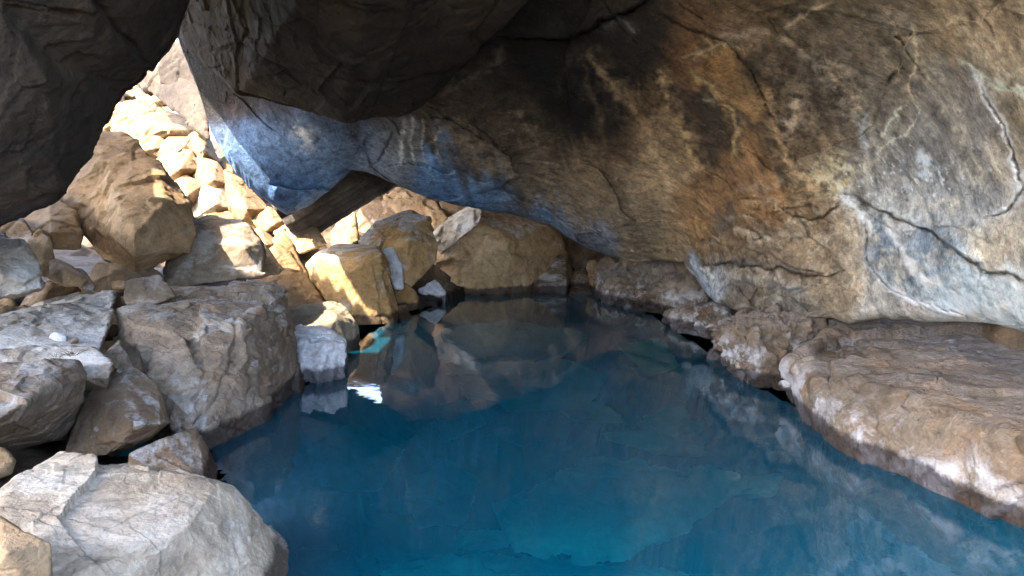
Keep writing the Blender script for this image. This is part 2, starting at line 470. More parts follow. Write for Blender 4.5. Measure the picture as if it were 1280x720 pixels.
BLOBS = [  # x, y, radius, sRGB tone; blues hold painted skylight, blacks soot and shade
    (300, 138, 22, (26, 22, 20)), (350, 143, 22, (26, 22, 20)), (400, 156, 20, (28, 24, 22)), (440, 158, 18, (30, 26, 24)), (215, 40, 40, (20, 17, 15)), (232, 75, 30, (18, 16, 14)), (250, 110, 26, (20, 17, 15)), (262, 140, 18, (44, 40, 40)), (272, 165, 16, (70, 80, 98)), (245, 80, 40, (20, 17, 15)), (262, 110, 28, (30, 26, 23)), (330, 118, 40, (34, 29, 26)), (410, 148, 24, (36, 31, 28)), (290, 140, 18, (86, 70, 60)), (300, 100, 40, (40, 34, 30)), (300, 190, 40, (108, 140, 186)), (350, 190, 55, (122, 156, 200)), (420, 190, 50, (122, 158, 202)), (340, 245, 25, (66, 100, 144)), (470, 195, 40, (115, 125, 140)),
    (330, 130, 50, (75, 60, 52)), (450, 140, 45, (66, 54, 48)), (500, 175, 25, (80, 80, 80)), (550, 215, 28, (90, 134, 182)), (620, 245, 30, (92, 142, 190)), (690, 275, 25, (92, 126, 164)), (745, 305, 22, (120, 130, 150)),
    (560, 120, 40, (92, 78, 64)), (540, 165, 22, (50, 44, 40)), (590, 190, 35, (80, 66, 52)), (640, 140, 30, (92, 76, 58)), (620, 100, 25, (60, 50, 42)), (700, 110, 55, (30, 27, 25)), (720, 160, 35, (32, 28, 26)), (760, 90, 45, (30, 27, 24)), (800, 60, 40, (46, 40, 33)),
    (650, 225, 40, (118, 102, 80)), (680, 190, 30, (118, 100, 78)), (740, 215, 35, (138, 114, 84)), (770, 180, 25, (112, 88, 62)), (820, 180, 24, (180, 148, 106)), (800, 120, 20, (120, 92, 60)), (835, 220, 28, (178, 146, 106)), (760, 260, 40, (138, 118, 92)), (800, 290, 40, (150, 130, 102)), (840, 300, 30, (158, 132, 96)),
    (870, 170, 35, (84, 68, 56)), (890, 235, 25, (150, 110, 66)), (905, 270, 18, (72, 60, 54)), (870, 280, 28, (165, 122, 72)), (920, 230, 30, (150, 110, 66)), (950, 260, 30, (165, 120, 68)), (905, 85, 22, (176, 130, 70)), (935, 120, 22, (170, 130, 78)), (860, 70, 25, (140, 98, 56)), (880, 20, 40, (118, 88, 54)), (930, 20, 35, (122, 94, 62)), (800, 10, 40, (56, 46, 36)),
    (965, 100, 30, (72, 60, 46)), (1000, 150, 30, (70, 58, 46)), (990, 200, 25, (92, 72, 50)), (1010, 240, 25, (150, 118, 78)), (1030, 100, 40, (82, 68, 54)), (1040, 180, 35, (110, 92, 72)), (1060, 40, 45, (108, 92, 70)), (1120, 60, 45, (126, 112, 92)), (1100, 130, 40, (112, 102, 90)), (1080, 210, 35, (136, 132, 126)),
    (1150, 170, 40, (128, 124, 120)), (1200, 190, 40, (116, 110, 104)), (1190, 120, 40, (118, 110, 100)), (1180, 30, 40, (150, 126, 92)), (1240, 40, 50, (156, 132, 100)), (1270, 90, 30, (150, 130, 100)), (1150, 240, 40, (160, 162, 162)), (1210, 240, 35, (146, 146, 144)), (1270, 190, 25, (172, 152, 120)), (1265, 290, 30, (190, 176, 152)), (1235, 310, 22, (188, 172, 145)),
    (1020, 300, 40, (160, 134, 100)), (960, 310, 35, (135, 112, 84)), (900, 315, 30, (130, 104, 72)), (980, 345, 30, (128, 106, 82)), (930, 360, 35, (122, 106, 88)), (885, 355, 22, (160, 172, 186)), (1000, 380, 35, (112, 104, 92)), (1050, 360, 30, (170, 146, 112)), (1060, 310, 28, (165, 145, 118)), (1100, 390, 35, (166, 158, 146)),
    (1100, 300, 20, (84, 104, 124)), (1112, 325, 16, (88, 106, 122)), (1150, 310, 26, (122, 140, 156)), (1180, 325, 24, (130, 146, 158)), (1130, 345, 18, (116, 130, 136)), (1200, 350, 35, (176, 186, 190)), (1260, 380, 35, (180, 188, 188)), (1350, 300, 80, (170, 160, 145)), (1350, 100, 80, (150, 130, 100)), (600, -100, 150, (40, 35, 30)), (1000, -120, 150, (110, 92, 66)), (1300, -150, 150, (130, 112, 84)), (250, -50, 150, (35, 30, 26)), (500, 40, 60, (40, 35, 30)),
]
VEINS = [  # polyline, width px, colour, strength, ragged
    ([(1000, 60), (1060, 100), (1090, 160), (1085, 225)], 13, (156, 146, 130), .5, 1.5),
    ([(1100, 10), (1160, 90), (1200, 160), (1228, 235)], 11, (152, 142, 124), .45, 1.5),
    ([(900, 10), (960, 70), (1010, 140), (1045, 215)], 9, (140, 118, 90), .45, 1.5),
    ([(560, 150), (600, 185), (660, 240), (725, 288)], 11, (140, 122, 98), .5, 1.5),
    ([(1040, 10), (1100, 70), (1140, 130)], 8, (150, 134, 108), .4, 1.4),
    ([(1180, 20), (1240, 60), (1300, 110)], 10, (168, 150, 122), .45, 1.4),
    ([(735, 60), (752, 85), (785, 128), (800, 150), (812, 175), (830, 215), (845, 245)], 6, (190, 158, 116), .75, 1.0),
    ([(820, 85), (830, 110), (835, 140), (850, 165), (862, 195), (880, 215)], 7, (192, 156, 104), .8, 1.0),
    ([(795, 95), (798, 130), (803, 165)], 4, (140, 110, 72), .6, 1.0),
    ([(735, 85), (742, 120), (748, 150), (760, 185)], 4, (110, 92, 70), .6, 1.0),
    ([(715, 65), (708, 95), (702, 125)], 3, (70, 60, 50), .6, 1.0),
    ([(855, 75), (880, 65), (905, 60), (925, 62)], 3, (200, 172, 130), .8, .6),
    ([(880, 50), (885, 62), (868, 78)], 2, (190, 160, 115), .7, .4),
    ([(862, 92), (890, 112), (905, 125), (915, 140), (918, 165), (920, 195)], 3.5, (196, 158, 104), .8, .8),
    ([(880, 128), (895, 128), (905, 124)], 2, (205, 180, 140), .8, .4),
    ([(895, 52), (920, 44), (945, 36), (960, 42)], 5, (158, 136, 108), .75, .8),
    ([(978, 35), (990, 28), (1010, 15), (1040, 0)], 3, (176, 154, 124), .8, .6),
    ([(975, 40), (1000, 52), (1030, 75), (1055, 96), (1070, 120), (1078, 145)], 5, (160, 138, 106), .7, .8),
    ([(955, 110), (965, 145), (975, 175), (985, 195), (1000, 215), (1020, 235)], 6, (180, 146, 100), .75, 1.0),
    ([(985, 130), (998, 128), (1000, 150), (990, 160), (975, 152)], 5, (190, 166, 136), .8, 1.0),
    ([(1020, 235), (1035, 205), (1055, 215), (1050, 240), (1030, 245)], 9, (200, 174, 134), .75, 1.4),
    ([(1105, 5), (1120, 40), (1132, 55)], 3, (170, 146, 112), .7, .8),
    ([(1140, 30), (1143, 75), (1136, 122)], 1.7, (190, 168, 134), .9, .5),
    ([(1136, 122), (1145, 140), (1130, 170), (1110, 185), (1098, 195)], 2.0, (200, 188, 170), .9, .59),
    ([(1128, 130), (1112, 160), (1100, 180)], 1.6, (200, 188, 170), .8, .5),
    ([(1195, 75), (1215, 85), (1232, 93), (1268, 111), (1290, 130)], 5, (215, 198, 168), 1.0, .4),
    ([(1205, 90), (1225, 100), (1235, 140), (1250, 162), (1264, 185), (1272, 215), (1268, 240), (1250, 262), (1220, 274)], 6, (226, 214, 190), 1.0, .4),
    ([(1048, 243), (1075, 262), (1090, 285), (1085, 300)], 9, (226, 222, 216), 1.0, .7),
    ([(1115, 265), (1118, 290), (1130, 315), (1142, 335), (1155, 350), (1158, 358)], 6, (232, 228, 220), 1.0, .4),
    ([(1085, 300), (1090, 330), (1110, 352), (1140, 375), (1190, 395), (1240, 402)], 6, (230, 224, 210), 1.0, .4),
    ([(1125, 280), (1135, 275), (1145, 280)], 8, (205, 214, 222), .7, 1.2),
    ([(1140, 275), (1180, 305), (1235, 338), (1285, 352)], 1.6, (40, 44, 50), .9, .2),
    ([(1082, 303), (1086, 325), (1098, 345)], 2.2, (60, 80, 100), .8, .4),
    ([(1240, 340), (1258, 350), (1280, 362)], 6, (205, 210, 212), .7, 1.2),
    ([(870, 332), (890, 350), (900, 378)], 6, (186, 196, 208), .7, 1.2),
    ([(500, 150), (502, 180), (503, 208)], 2.5, (170, 175, 182), .7, .6),
    ([(512, 145), (515, 180), (517, 206)], 2.5, (170, 172, 178), .7, .6),
    ([(526, 150), (530, 180), (535, 205)], 2.5, (150, 148, 145), .7, .6),
    ([(545, 150), (548, 175), (555, 205)], 2.0, (140, 132, 120), .7, .6),
    ([(365, 160), (376, 165), (384, 175), (386, 183), (378, 182)], 4, (205, 205, 205), .9, .8),
    ([(630, 55), (618, 80), (590, 100), (545, 122)], 5, (120, 104, 84), .6, 1.0),
    ([(640, 130), (660, 165), (672, 200), (690, 240), (710, 270)], 9, (128, 112, 88), .7, 1.5),
    ([(545, 145), (580, 170), (620, 200), (650, 235)], 6, (118, 108, 92), .6, 1.2),
    ([(790, 215), (810, 250), (800, 280)], 6, (130, 106, 74), .6, 1.2),
    ([(880, 330), (930, 328), (990, 332), (1040, 340)], 3, (70, 68, 66), .7, .8),
    ([(900, 350), (960, 352), (1010, 362)], 4, (84, 86, 86), .6, 1.0),
    ([(940, 270), (975, 290), (1020, 285), (1045, 300)], 4, (92, 80, 66), .5, 1.0),
    ([(770, 18), (785, 30), (798, 45)], 2.5, (120, 116, 112), .7, .8),
    ([(735, 40), (765, 28), (772, 20)], 2.0, (90, 88, 88), .7, .5),
    ([(1085, 140), (1080, 170), (1090, 200)], 3, (150, 160, 172), .6, .8),
    ([(1150, 190), (1162, 205), (1160, 220)], 6, (170, 180, 192), .7, 1.2),
]

def build_ceiling():
    NS, NT, NU, NB_ = 1050, 420, 36, 24
    e = np.array([a for a, b in EDGE], float); t = np.array([b for a, b in EDGE], float)
    L = np.concatenate([[0], np.cumsum(np.linalg.norm(np.diff(e, axis=0), axis=1))])
    # denser inside the frame
    s = np.linspace(0, L[-1], NS)
    ex, ey = np.interp(s, L, e[:, 0]), np.interp(s, L, e[:, 1])
    tx, ty = np.interp(s, L, t[:, 0]), np.interp(s, L, t[:, 1])
    # a ragged natural lower edge
    q = np.stack([ex * .03, ey * .03, ex * 0], -1)
    jag = 1 + 2.2 * np.clip((330 - ex) / 60, 0, 1)
    q = q * (1 + 1.0 * np.clip((330 - ex) / 60, 0, 1))[:, None]
    ey = ey + 3.0 * fbm(q, 4, s=3); ex = ex + 2.0 * jag * fbm(q + 31, 5, gain=.6, s=4)
    tt = np.linspace(0, 1, NT) ** 1.15
    px = ex[:, None] + (tx - ex)[:, None] * tt[None]; py = ey[:, None] + (ty - ey)[:, None] * tt[None]
    dep = tps_fit([(a, b) for a, b, c in DEPTH], [c for a, b, c in DEPTH])
    Y = dep(px, py)
    Y = np.maximum(Y, 1.0)
    # rounded lower lip
    hgt = np.hypot(px - ex[:, None], py - ey[:, None])
    u = np.clip(1 - hgt / 16.0, 0, 1)
    Y = Y + 0.22 * (1 - np.sqrt(np.clip(1 - u * u, 0, 1)))
    # big undulations and fractured plates
    V = P(px, py, Y)
    sh = V.shape[:2]
    Vf = V.reshape(-1, 3)
    fx, fy = px.reshape(-1), py.reshape(-1)
    wq = np.stack([fx * .02, fy * .02, fx * 0], -1)
    wx = fx + 9 * fbm(wq, 4, s=41) + 5 * fbm(wq * 4, 4, gain=.62, s=42); wy = fy + 9 * fbm(wq + 17, 4, s=43) + 5 * fbm(wq * 4 + 5, 4, gain=.62, s=44)
    f1, e1 = facets(Vf * np.array([.9, .5, .9]) + fbm(Vf * .8, 3, s=60)[:, None] * .35, 61)
    f2, e2 = facets(Vf * 2.2 + fbm(Vf * 2, 3, s=62)[:, None] * .2, 63)
    d = .16 * f1 + .030 * f2 + .05 * fbm(Vf * 1.4, 4, s=64) + .016 * fbm(Vf * 6, 5, gain=.6, s=65) + .007 * fbm(Vf * 22, 4, gain=.6, s=66)
    # crumbly zone along the lower right
    zone = np.clip((fy - 225) / 60, 0, 1) * np.clip((fx - 820) / 60, 0, 1) * np.clip((1090 - fx) / 60, 0, 1)
    f3, _ = facets(Vf * np.array([2.6, 1.6, 4.5]) + fbm(Vf * 2, 3, s=69)[:, None] * .3, 71)
    d = d + zone * (.07 * ridged(Vf * 3.2, 4, s=67) + .03 * ridged(Vf * 9, 3, s=68) + .13 * f3)
    sc = np.clip(Vf[:, 1] / 5.0, .5, 1.6)
    d = d * np.where(fx < 520, .35 + .65 * np.clip((fx - 460) / 60, 0, 1), 1)
    for line, w, depth, step in CRACKS:
        r, al, side = seg_dist(wx, wy, line)
        fade = np.clip(np.minimum(al, 1 - al) * 8, 0, 1)
        var = .5 + .5 * np.clip(fbm(wq * 2.2, 2, s=70) * 2 + .6, 0, 1)
        d = d - depth * sc * fade * var * np.exp(-(r / w) ** 2)
        d = d + step * sc * fade * np.where(side > 0, -1, 1) * np.exp(-r / 26.0) * .5
    # push along the view so that a positive d comes toward the room
    view = Vf - np.array([0, 0, CAM_Z]); view /= np.linalg.norm(view, axis=1)[:, None]
    Vf = Vf - view * d[:, None]
    # ---- stains, with blue skylight and shade painted in
    W = np.zeros(len(fx)); C = np.zeros((len(fx), 3))
    bx = wx + 10 * fbm(wq * 1.5 + 40, 4, s=80); by = wy + 16 * fbm(wq * 1.5 + 60, 4, s=81)
    # streaks drawn down the face
    sq = np.stack([(fx - .35 * fy) * .09, fy * .012, fx * 0], -1)
    streak = fbm(sq, 5, gain=.6, s=82)
    by = by + 34 * streak * np.where(fx < 480, .3, 1)
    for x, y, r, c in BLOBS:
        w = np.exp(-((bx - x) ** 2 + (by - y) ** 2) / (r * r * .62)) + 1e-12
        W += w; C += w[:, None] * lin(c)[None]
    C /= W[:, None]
    sq2 = np.stack([(fx * .80 - fy * .60) * .055, (fx * .60 + fy * .80) * .007, fx * 0], -1)
    diag = fbm(sq2 + .15 * fbm(wq, 3, s=92)[:, None], 5, gain=.62, s=93)
    C *= (1 + .55 * diag * np.clip((fx - 880) / 120, 0, 1) * np.clip((330 - fy) / 80, 0, 1))[:, None]
    C *= (1 + (.40 * streak + .34 * fbm(Vf * 3.5, 5, gain=.6, s=83)) * np.where(fx < 480, .4, 1))[:, None]
    for line, w, c, st, rag in VEINS:
        r, al, side = seg_dist(wx, wy, line)
        n = fbm(wq * 5, 4, gain=.65, s=85)
        ww = w * (.75 + .45 * np.clip(rag - .6, 0, 1)) * (1 + .9 * rag * n)
        a = np.exp(-(r / np.maximum(ww, .6)) ** 2) * st * np.clip(.75 + 1.1 * rag * fbm(wq * 9, 3, s=86), .1, 1)
        halo = (.12 + .26 * min(1, rag)) * st * np.exp(-(r / (w * 3.5)) ** 2) * np.clip(.5 + 1.5 * n, 0, 1)
        a = np.clip(a + halo, 0, 1) * np.clip(np.minimum(al, 1 - al) * 12 + .15, 0, 1)
        C = C * (1 - a[:, None]) + a[:, None] * np.minimum(lin(c) * 1.55, .78)[None]
    # wispy mineral swirls over the lower right
    z2 = np.clip((fy - 200) / 60, 0, 1) * np.clip((fx - 860) / 60, 0, 1)
    sw = ridged(np.stack([wx * .022, wy * .05, fx * 0], -1) + .5 * fbm(wq * 2, 3, s=88)[:, None], 4, s=89)
    a = np.clip((sw - .35) * 1.8, 0, 1) * .55 * z2
    C = C * (1 - a[:, None]) + a[:, None] * lin((205, 190, 165))
    a = np.clip((-sw - .05) * 1.6, 0, 1) * .5 * z2 * np.clip((1090 - fx) / 40, 0, 1)
    C = C * (1 - a[:, None]) + a[:, None] * lin((62, 54, 46))
    # white salt speckle on the pale right face and along the bluish lip
    sp1 = vnoise(Vf * 34, 90) + .5 * vnoise(Vf * 70, 91)
    den = np.exp(-((fx - 1150) / 90) ** 2 - ((fy - 225) / 45) ** 2) + .45 * np.exp(-((fx - 600 - (fy - 245) * 1.6) / 130) ** 2 - ((fy - 215 - (fx - 500) * .28) / 22) ** 2) + .4 * np.exp(-((fx - 1050) / 60) ** 2 - ((fy - 230) / 40) ** 2)
    a = np.clip((sp1 - 1.15 + .75 * den) * 3, 0, 1) * np.clip(den * 2, 0, 1) * .8
    C = C * (1 - a[:, None]) + a[:, None] * lin((215, 218, 224))
    for line, w, depth, step in CRACKS:
        if depth > .033:
            r, al, side = seg_dist(wx, wy, line)
            a = np.exp(-(r / (w * .9)) ** 2) * (.35 + .4 * np.clip(fbm(wq * 3, 2, s=99) * 2, 0, 1)) * np.clip(np.minimum(al, 1 - al) * 8, 0, 1)
            C = C * (1 - a[:, None]) + a[:, None] * np.array([.02, .017, .014])
    soot_shade = .66 * np.exp(-((bx - 690) / 150) ** 2 - ((by - 90) / 90) ** 2)  # soot stain together with shade painted into the top centre
    C = C * (1 - soot_shade * np.clip(.75 + .9 * streak, .2, 1))[:, None]
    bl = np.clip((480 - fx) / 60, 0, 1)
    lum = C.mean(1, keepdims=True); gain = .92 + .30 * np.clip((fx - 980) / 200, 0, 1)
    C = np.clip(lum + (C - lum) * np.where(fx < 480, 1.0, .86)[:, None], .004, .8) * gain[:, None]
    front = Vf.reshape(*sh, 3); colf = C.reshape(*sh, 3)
    # underside running back from the lip, then the outer back of the mass
    uu = np.linspace(0, 1, NU + 1)[1:]
    T = (1.9 + 1.8 * np.clip((ex - 440) / 60, 0, 1) * np.clip((860 - ex) / 80, 0, 1))[:, None]
    E = front[:, 0]
    under = E[:, None] + np.stack([0 * T * uu, T * uu, T * (.10 * uu + .45 * uu ** 2)], -1)
    uf = under.reshape(-1, 3)
    uf[:, 2] += .07 * fbm(uf * 1.8, 4, s=95) * np.clip(np.repeat(uu[None], NS, 0).ravel() * 4, 0, 1)
    under = uf.reshape(NS, NU, 3)
    vv = np.linspace(0, 1, NB_ + 2)[1:-1]
    A = under[:, -1]; B = front[:, -1] + np.array([0, .5, 1.6])
    back = A[:, None] * (1 - vv)[None, :, None] + B[:, None] * vv[None, :, None] + np.stack([0 * vv, .5 * np.sin(vv * 3.14), 1.4 * np.sin(vv * 3.14)], -1)[None]
    ring = np.concatenate([front[:, ::-1], under, back], 1)     # top -> lip -> back -> top
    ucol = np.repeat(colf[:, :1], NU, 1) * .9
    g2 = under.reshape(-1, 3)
    crust = np.clip(fbm(np.stack([g2[:, 0] * 5, g2[:, 1] * .7, g2[:, 2] * 0], -1), 5, gain=.6, s=96) * 1.6 + .62, 0, 1).reshape(NS, NU)  # cream streaks painted on the underside to brighten its reflection in the water
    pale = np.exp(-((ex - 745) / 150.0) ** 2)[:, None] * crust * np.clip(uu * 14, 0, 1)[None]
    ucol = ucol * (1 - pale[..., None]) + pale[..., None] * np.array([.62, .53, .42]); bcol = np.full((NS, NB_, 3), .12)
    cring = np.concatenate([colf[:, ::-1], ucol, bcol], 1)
    R = ring.shape[1]
    idx = np.arange(NS * R).reshape(NS, R)
    nxt = np.roll(idx, -1, 1)
    Fc = np.stack([idx[:-1], nxt[:-1], nxt[1:], idx[1:]], -1).reshape(-1, 4)
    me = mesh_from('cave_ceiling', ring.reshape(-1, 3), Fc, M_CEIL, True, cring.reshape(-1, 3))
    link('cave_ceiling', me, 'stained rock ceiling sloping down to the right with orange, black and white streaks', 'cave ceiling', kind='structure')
build_ceiling()

# ------------------------------------------------------------------ ground, pool bed
POOL = [(-1.0, 1.7), (-1.15, 2.5), (-1.3, 3.2), (-1.9, 4.1), (-1.7, 5.1), (-1.6, 5.9), (-1.65, 7), (-1.5, 8.2), (-1.2, 9), (-.9, 10.4), (-.5, 11.4), (1.4, 11.7), (1.5, 10.4), (1.8, 8.8), (1.9, 7), (1.9, 5.8), (2.1, 4.4), (2.6, 3.4), (3.0, 2.4), (3.0, 1.2), (0, 1.2)]
def build_ground():
    def axis(lo, hi, fine_lo, fine_hi, st):
        a = np.arange(fine_lo, fine_hi, st)
        l = fine_lo - np.geomspace(st, fine_lo - lo, 26)[::-1]; r = fine_hi + np.geomspace(st, hi - fine_hi, 26)
        return np.concatenate([l, a, r])
    xs = axis(-400, 400, -9, 5, .045); ys = axis(-400, 400, 0.5, 20, .05)
    X, Yg = np.meshgrid(xs, ys, indexing='ij')
    x, y = X.ravel(), Yg.ravel()
    r, al, sd = seg_dist(x, y, POOL + [POOL[0]])
    ins = inside(x, y, POOL)
    sdist = np.where(ins, -r, r)
    q = np.stack([x, y, 0 * x], -1)
    n = fbm(q * .9, 5, s=201)
    bed = -.25 - np.clip(-sdist, 0, 1.2) * 1.15 - .3 * np.clip(-sdist - 1.2, 0, 2) - 1.2 * np.exp(-((x - 1.3) / .8) ** 2 - ((y - 3.0) / 1.0) ** 2)
    f1, e1 = facets(q * 1.1 + fbm(q * .8, 3, s=203)[:, None] * .4, 202)
    f2, e2 = facets(q * 3.0, 204)
    bed = bed + np.clip(-sdist * 1.5, 0, 1) * (.62 * f1 + .22 * f2 + .10 * ridged(q * 2.2, 4, s=207)) + .12 * n
    bed = np.minimum(bed, -.25 - np.clip(-sdist, 0, 1) * .3); kk = np.clip(-sdist / .35, 0, 1); bed = bed * kk + (-.12 + .1 * n) * (1 - kk)
    bank = -.12 + .22 * np.clip(sdist, 0, 1.0) + .02 * np.clip(sdist - 1, 0, 3) + .1 * n
    bank = bank + .62 * np.clip((y - 4.7) / 1.3, 0, 1) * np.clip((-x - 2.5) / .8, 0, 1) * np.clip((9.5 - y) / 1.5, 0, 1)
    # rubble slope climbing out of the cave at the back left
    t = (y - 9.2) * .40 - (x + 1.6) * .16
    slope = np.clip(t, 0, 30) * .72
    slope = 5.0 * (1 - np.exp(-slope / 5.0)) * np.clip((1.2 - x) / 2.2, 0, 1) * np.clip((y - 7.2) / 1.5, 0, 1)
    outside = np.maximum(bank, bank + slope + np.clip(t, 0, 1) * .2 * f2)
    # land outside the cave
    far = np.hypot(x, y - 6)
    out = 3.6 + .8 * fbm(q * .06, 4, s=205)
    k = np.clip((far - 17) / 8, 0, 1); k = k * k * (3 - 2 * k)
    back = np.clip((-y - 2.0) / 4, 0, 1)
    outside = outside * (1 - k) + k * np.where(y < 0, .6, 1) * out
    rear = np.clip((-y - 1.2) / 2.6, 0, 1); rear = rear * rear * (3 - 2 * rear)  # bank added behind the camera to block low sky light
    outside = np.maximum(outside, rear * (1.7 + .5 * n + .25 * f1) * np.clip((14 - np.abs(x)) / 5, 0, 1))
    z = np.where(sdist < 0, bed, outside)
    idx = np.arange(len(x)).reshape(X.shape)
    Fc = np.stack([idx[:-1, :-1], idx[1:, :-1], idx[1:, 1:], idx[:-1, 1:]], -1).reshape(-1, 4)
    me = mesh_from('cave_floor', np.stack([x, y, z], -1), Fc, M_FLOOR, True)
    link('cave_floor', me, kind='structure')
build_ground()

def build_back_walls():
    # rough rock closing the cave behind the far boulders, and right of the ledges
    def wall(name, pts, n, up, thick, mat):
        pts = np.array(pts, float)
        L = np.concatenate([[0], np.cumsum(np.linalg.norm(np.diff(pts[:, :2], axis=0), axis=1))])
        s = np.linspace(0, L[-1], n)
        b = np.stack([np.interp(s, L, pts[:, k]) for k in range(3)], -1)
        h = np.interp(s, L, [p[3] for p in pts.tolist()]) if pts.shape[1] > 3 else np.full(n, up)
        m = 70
        v = np.linspace(0, 1, m)
        tang = np.gradient(b[:, :2], axis=0); tang /= np.linalg.norm(tang, axis=1)[:, None]
        nor = np.stack([-tang[:, 1], tang[:, 0]], -1)
        G = np.zeros((n, m, 3)); G[..., :2] = b[:, None, :2]; G[..., 2] = b[:, None, 2] + h[:, None] * v[None]
        g = G.reshape(-1, 3)
        f1, _ = facets(g * 1.1, 301); f2, _ = facets(g * 3, 302)
        d = .35 * f1 + .12 * f2 + .1 * fbm(g * 1.5, 4, s=303)
        nn = np.repeat(nor[:, None], m, 1).reshape(-1, 2)
        fr = g.copy(); fr[:, :2] += nn * d[:, None]
        bk = g.copy(); bk[:, :2] += nn * thick
        ring = np.concatenate([fr.reshape(n, m, 3), bk.reshape(n, m, 3)[:, ::-6]], 1)
        R = ring.shape[1]; idx = np.arange(n * R).reshape(n, R); nx = np.roll(idx, -1, 1)
        Fc = np.stack([idx[:-1], idx[1:], nx[1:], nx[:-1]], -1).reshape(-1, 4)
        link(name, mesh_from(name, ring.reshape(-1, 3), Fc, mat, True), kind='structure')
    wall('cave_back_wall', [(-3.4, 16.4, .3, 4.5), (-.9, 14.6, -.3, 5.2), (.2, 13.6, -.3, 5.2), (1.6, 13.0, -.5, 5.0), (2.5, 11.2, -.5, 4), (3.2, 9.0, -.5, 2.6), (3.8, 6.5, -.5, 2.4), (4.2, 4.5, -.5, 2.6), (5.0, 2.0, -.5, 3)], 240, 3, 1.2, M_BROWN)
build_back_walls()

def build_shade_roof():
    """unseen roof over and behind the viewer and out left, outline cut to shape the sun"""
    edge = [(-12, -.7), (-2.2, -.7), (-.6, .8), (2.6, .8), (3.2, 2.6), (7.5, 3.2), (7.5, 9), (2.5, 9), (1, 4.6), (-2.4, 6.4), (-3.1, 7.3), (-3.5, 8.3), (-4.3, 8.15), (-4.5, 7.4), (-4.45, 6.6), (-4.15, 5.75), (-4.02, 5.3), (-4.1, 4.85), (-4.8, 4.85), (-4.85, 5.25), (-4.4, 5.5), (-4.6, 6.35), (-5.0, 6.8), (-7.0, 7.7), (-12, 9.0)]
    n = 150
    xs = np.linspace(-12.5, 8, n); ys = np.linspace(-2.5, 17.2, n)
    X, Y = np.meshgrid(xs, ys, indexing='ij'); x, y = X.ravel(), Y.ravel()
    far_part = [(-3.9, 9.9), (3, 9.9), (3.2, 17), (-4.6, 17), (-4.6, 10.6)]  # extra piece added to keep the sun off the back rocks
    ins = inside(x, y, edge) | inside(x, y, far_part)
    z = 3.55 + .05 * np.abs(x) + .25 * fbm(np.stack([x, y, 0 * x], 1) * .7, 4, s=501)
    idx = np.arange(n * n).reshape(n, n)
    keep = ins[idx[:-1, :-1]] & ins[idx[1:, :-1]] & ins[idx[1:, 1:]] & ins[idx[:-1, 1:]]
    top = np.stack([idx[:-1, :-1], idx[1:, :-1], idx[1:, 1:], idx[:-1, 1:]], -1)[keep]
    bm = bmesh.new()
    vv = {}
    for q in top:
        fs = []
        for k in q:
            if k not in vv: vv[k] = bm.verts.new((x[k], y[k], z[k]))
            fs.append(vv[k])
        bm.faces.new(fs)
    r = bmesh.ops.extrude_face_region(bm, geom=bm.faces[:])
    bmesh.ops.translate(bm, verts=[e for e in r['geom'] if isinstance(e, bmesh.types.BMVert)], vec=(0, 0, .35))
    bmesh.ops.recalc_face_normals(bm, faces=bm.faces[:])
    me = bpy.data.meshes.new('unseen_shade_roof'); bm.to_mesh(me); bm.free(); me.materials.append(M_DARK)
    link('unseen_shade_roof', me, kind='structure')
build_shade_roof()

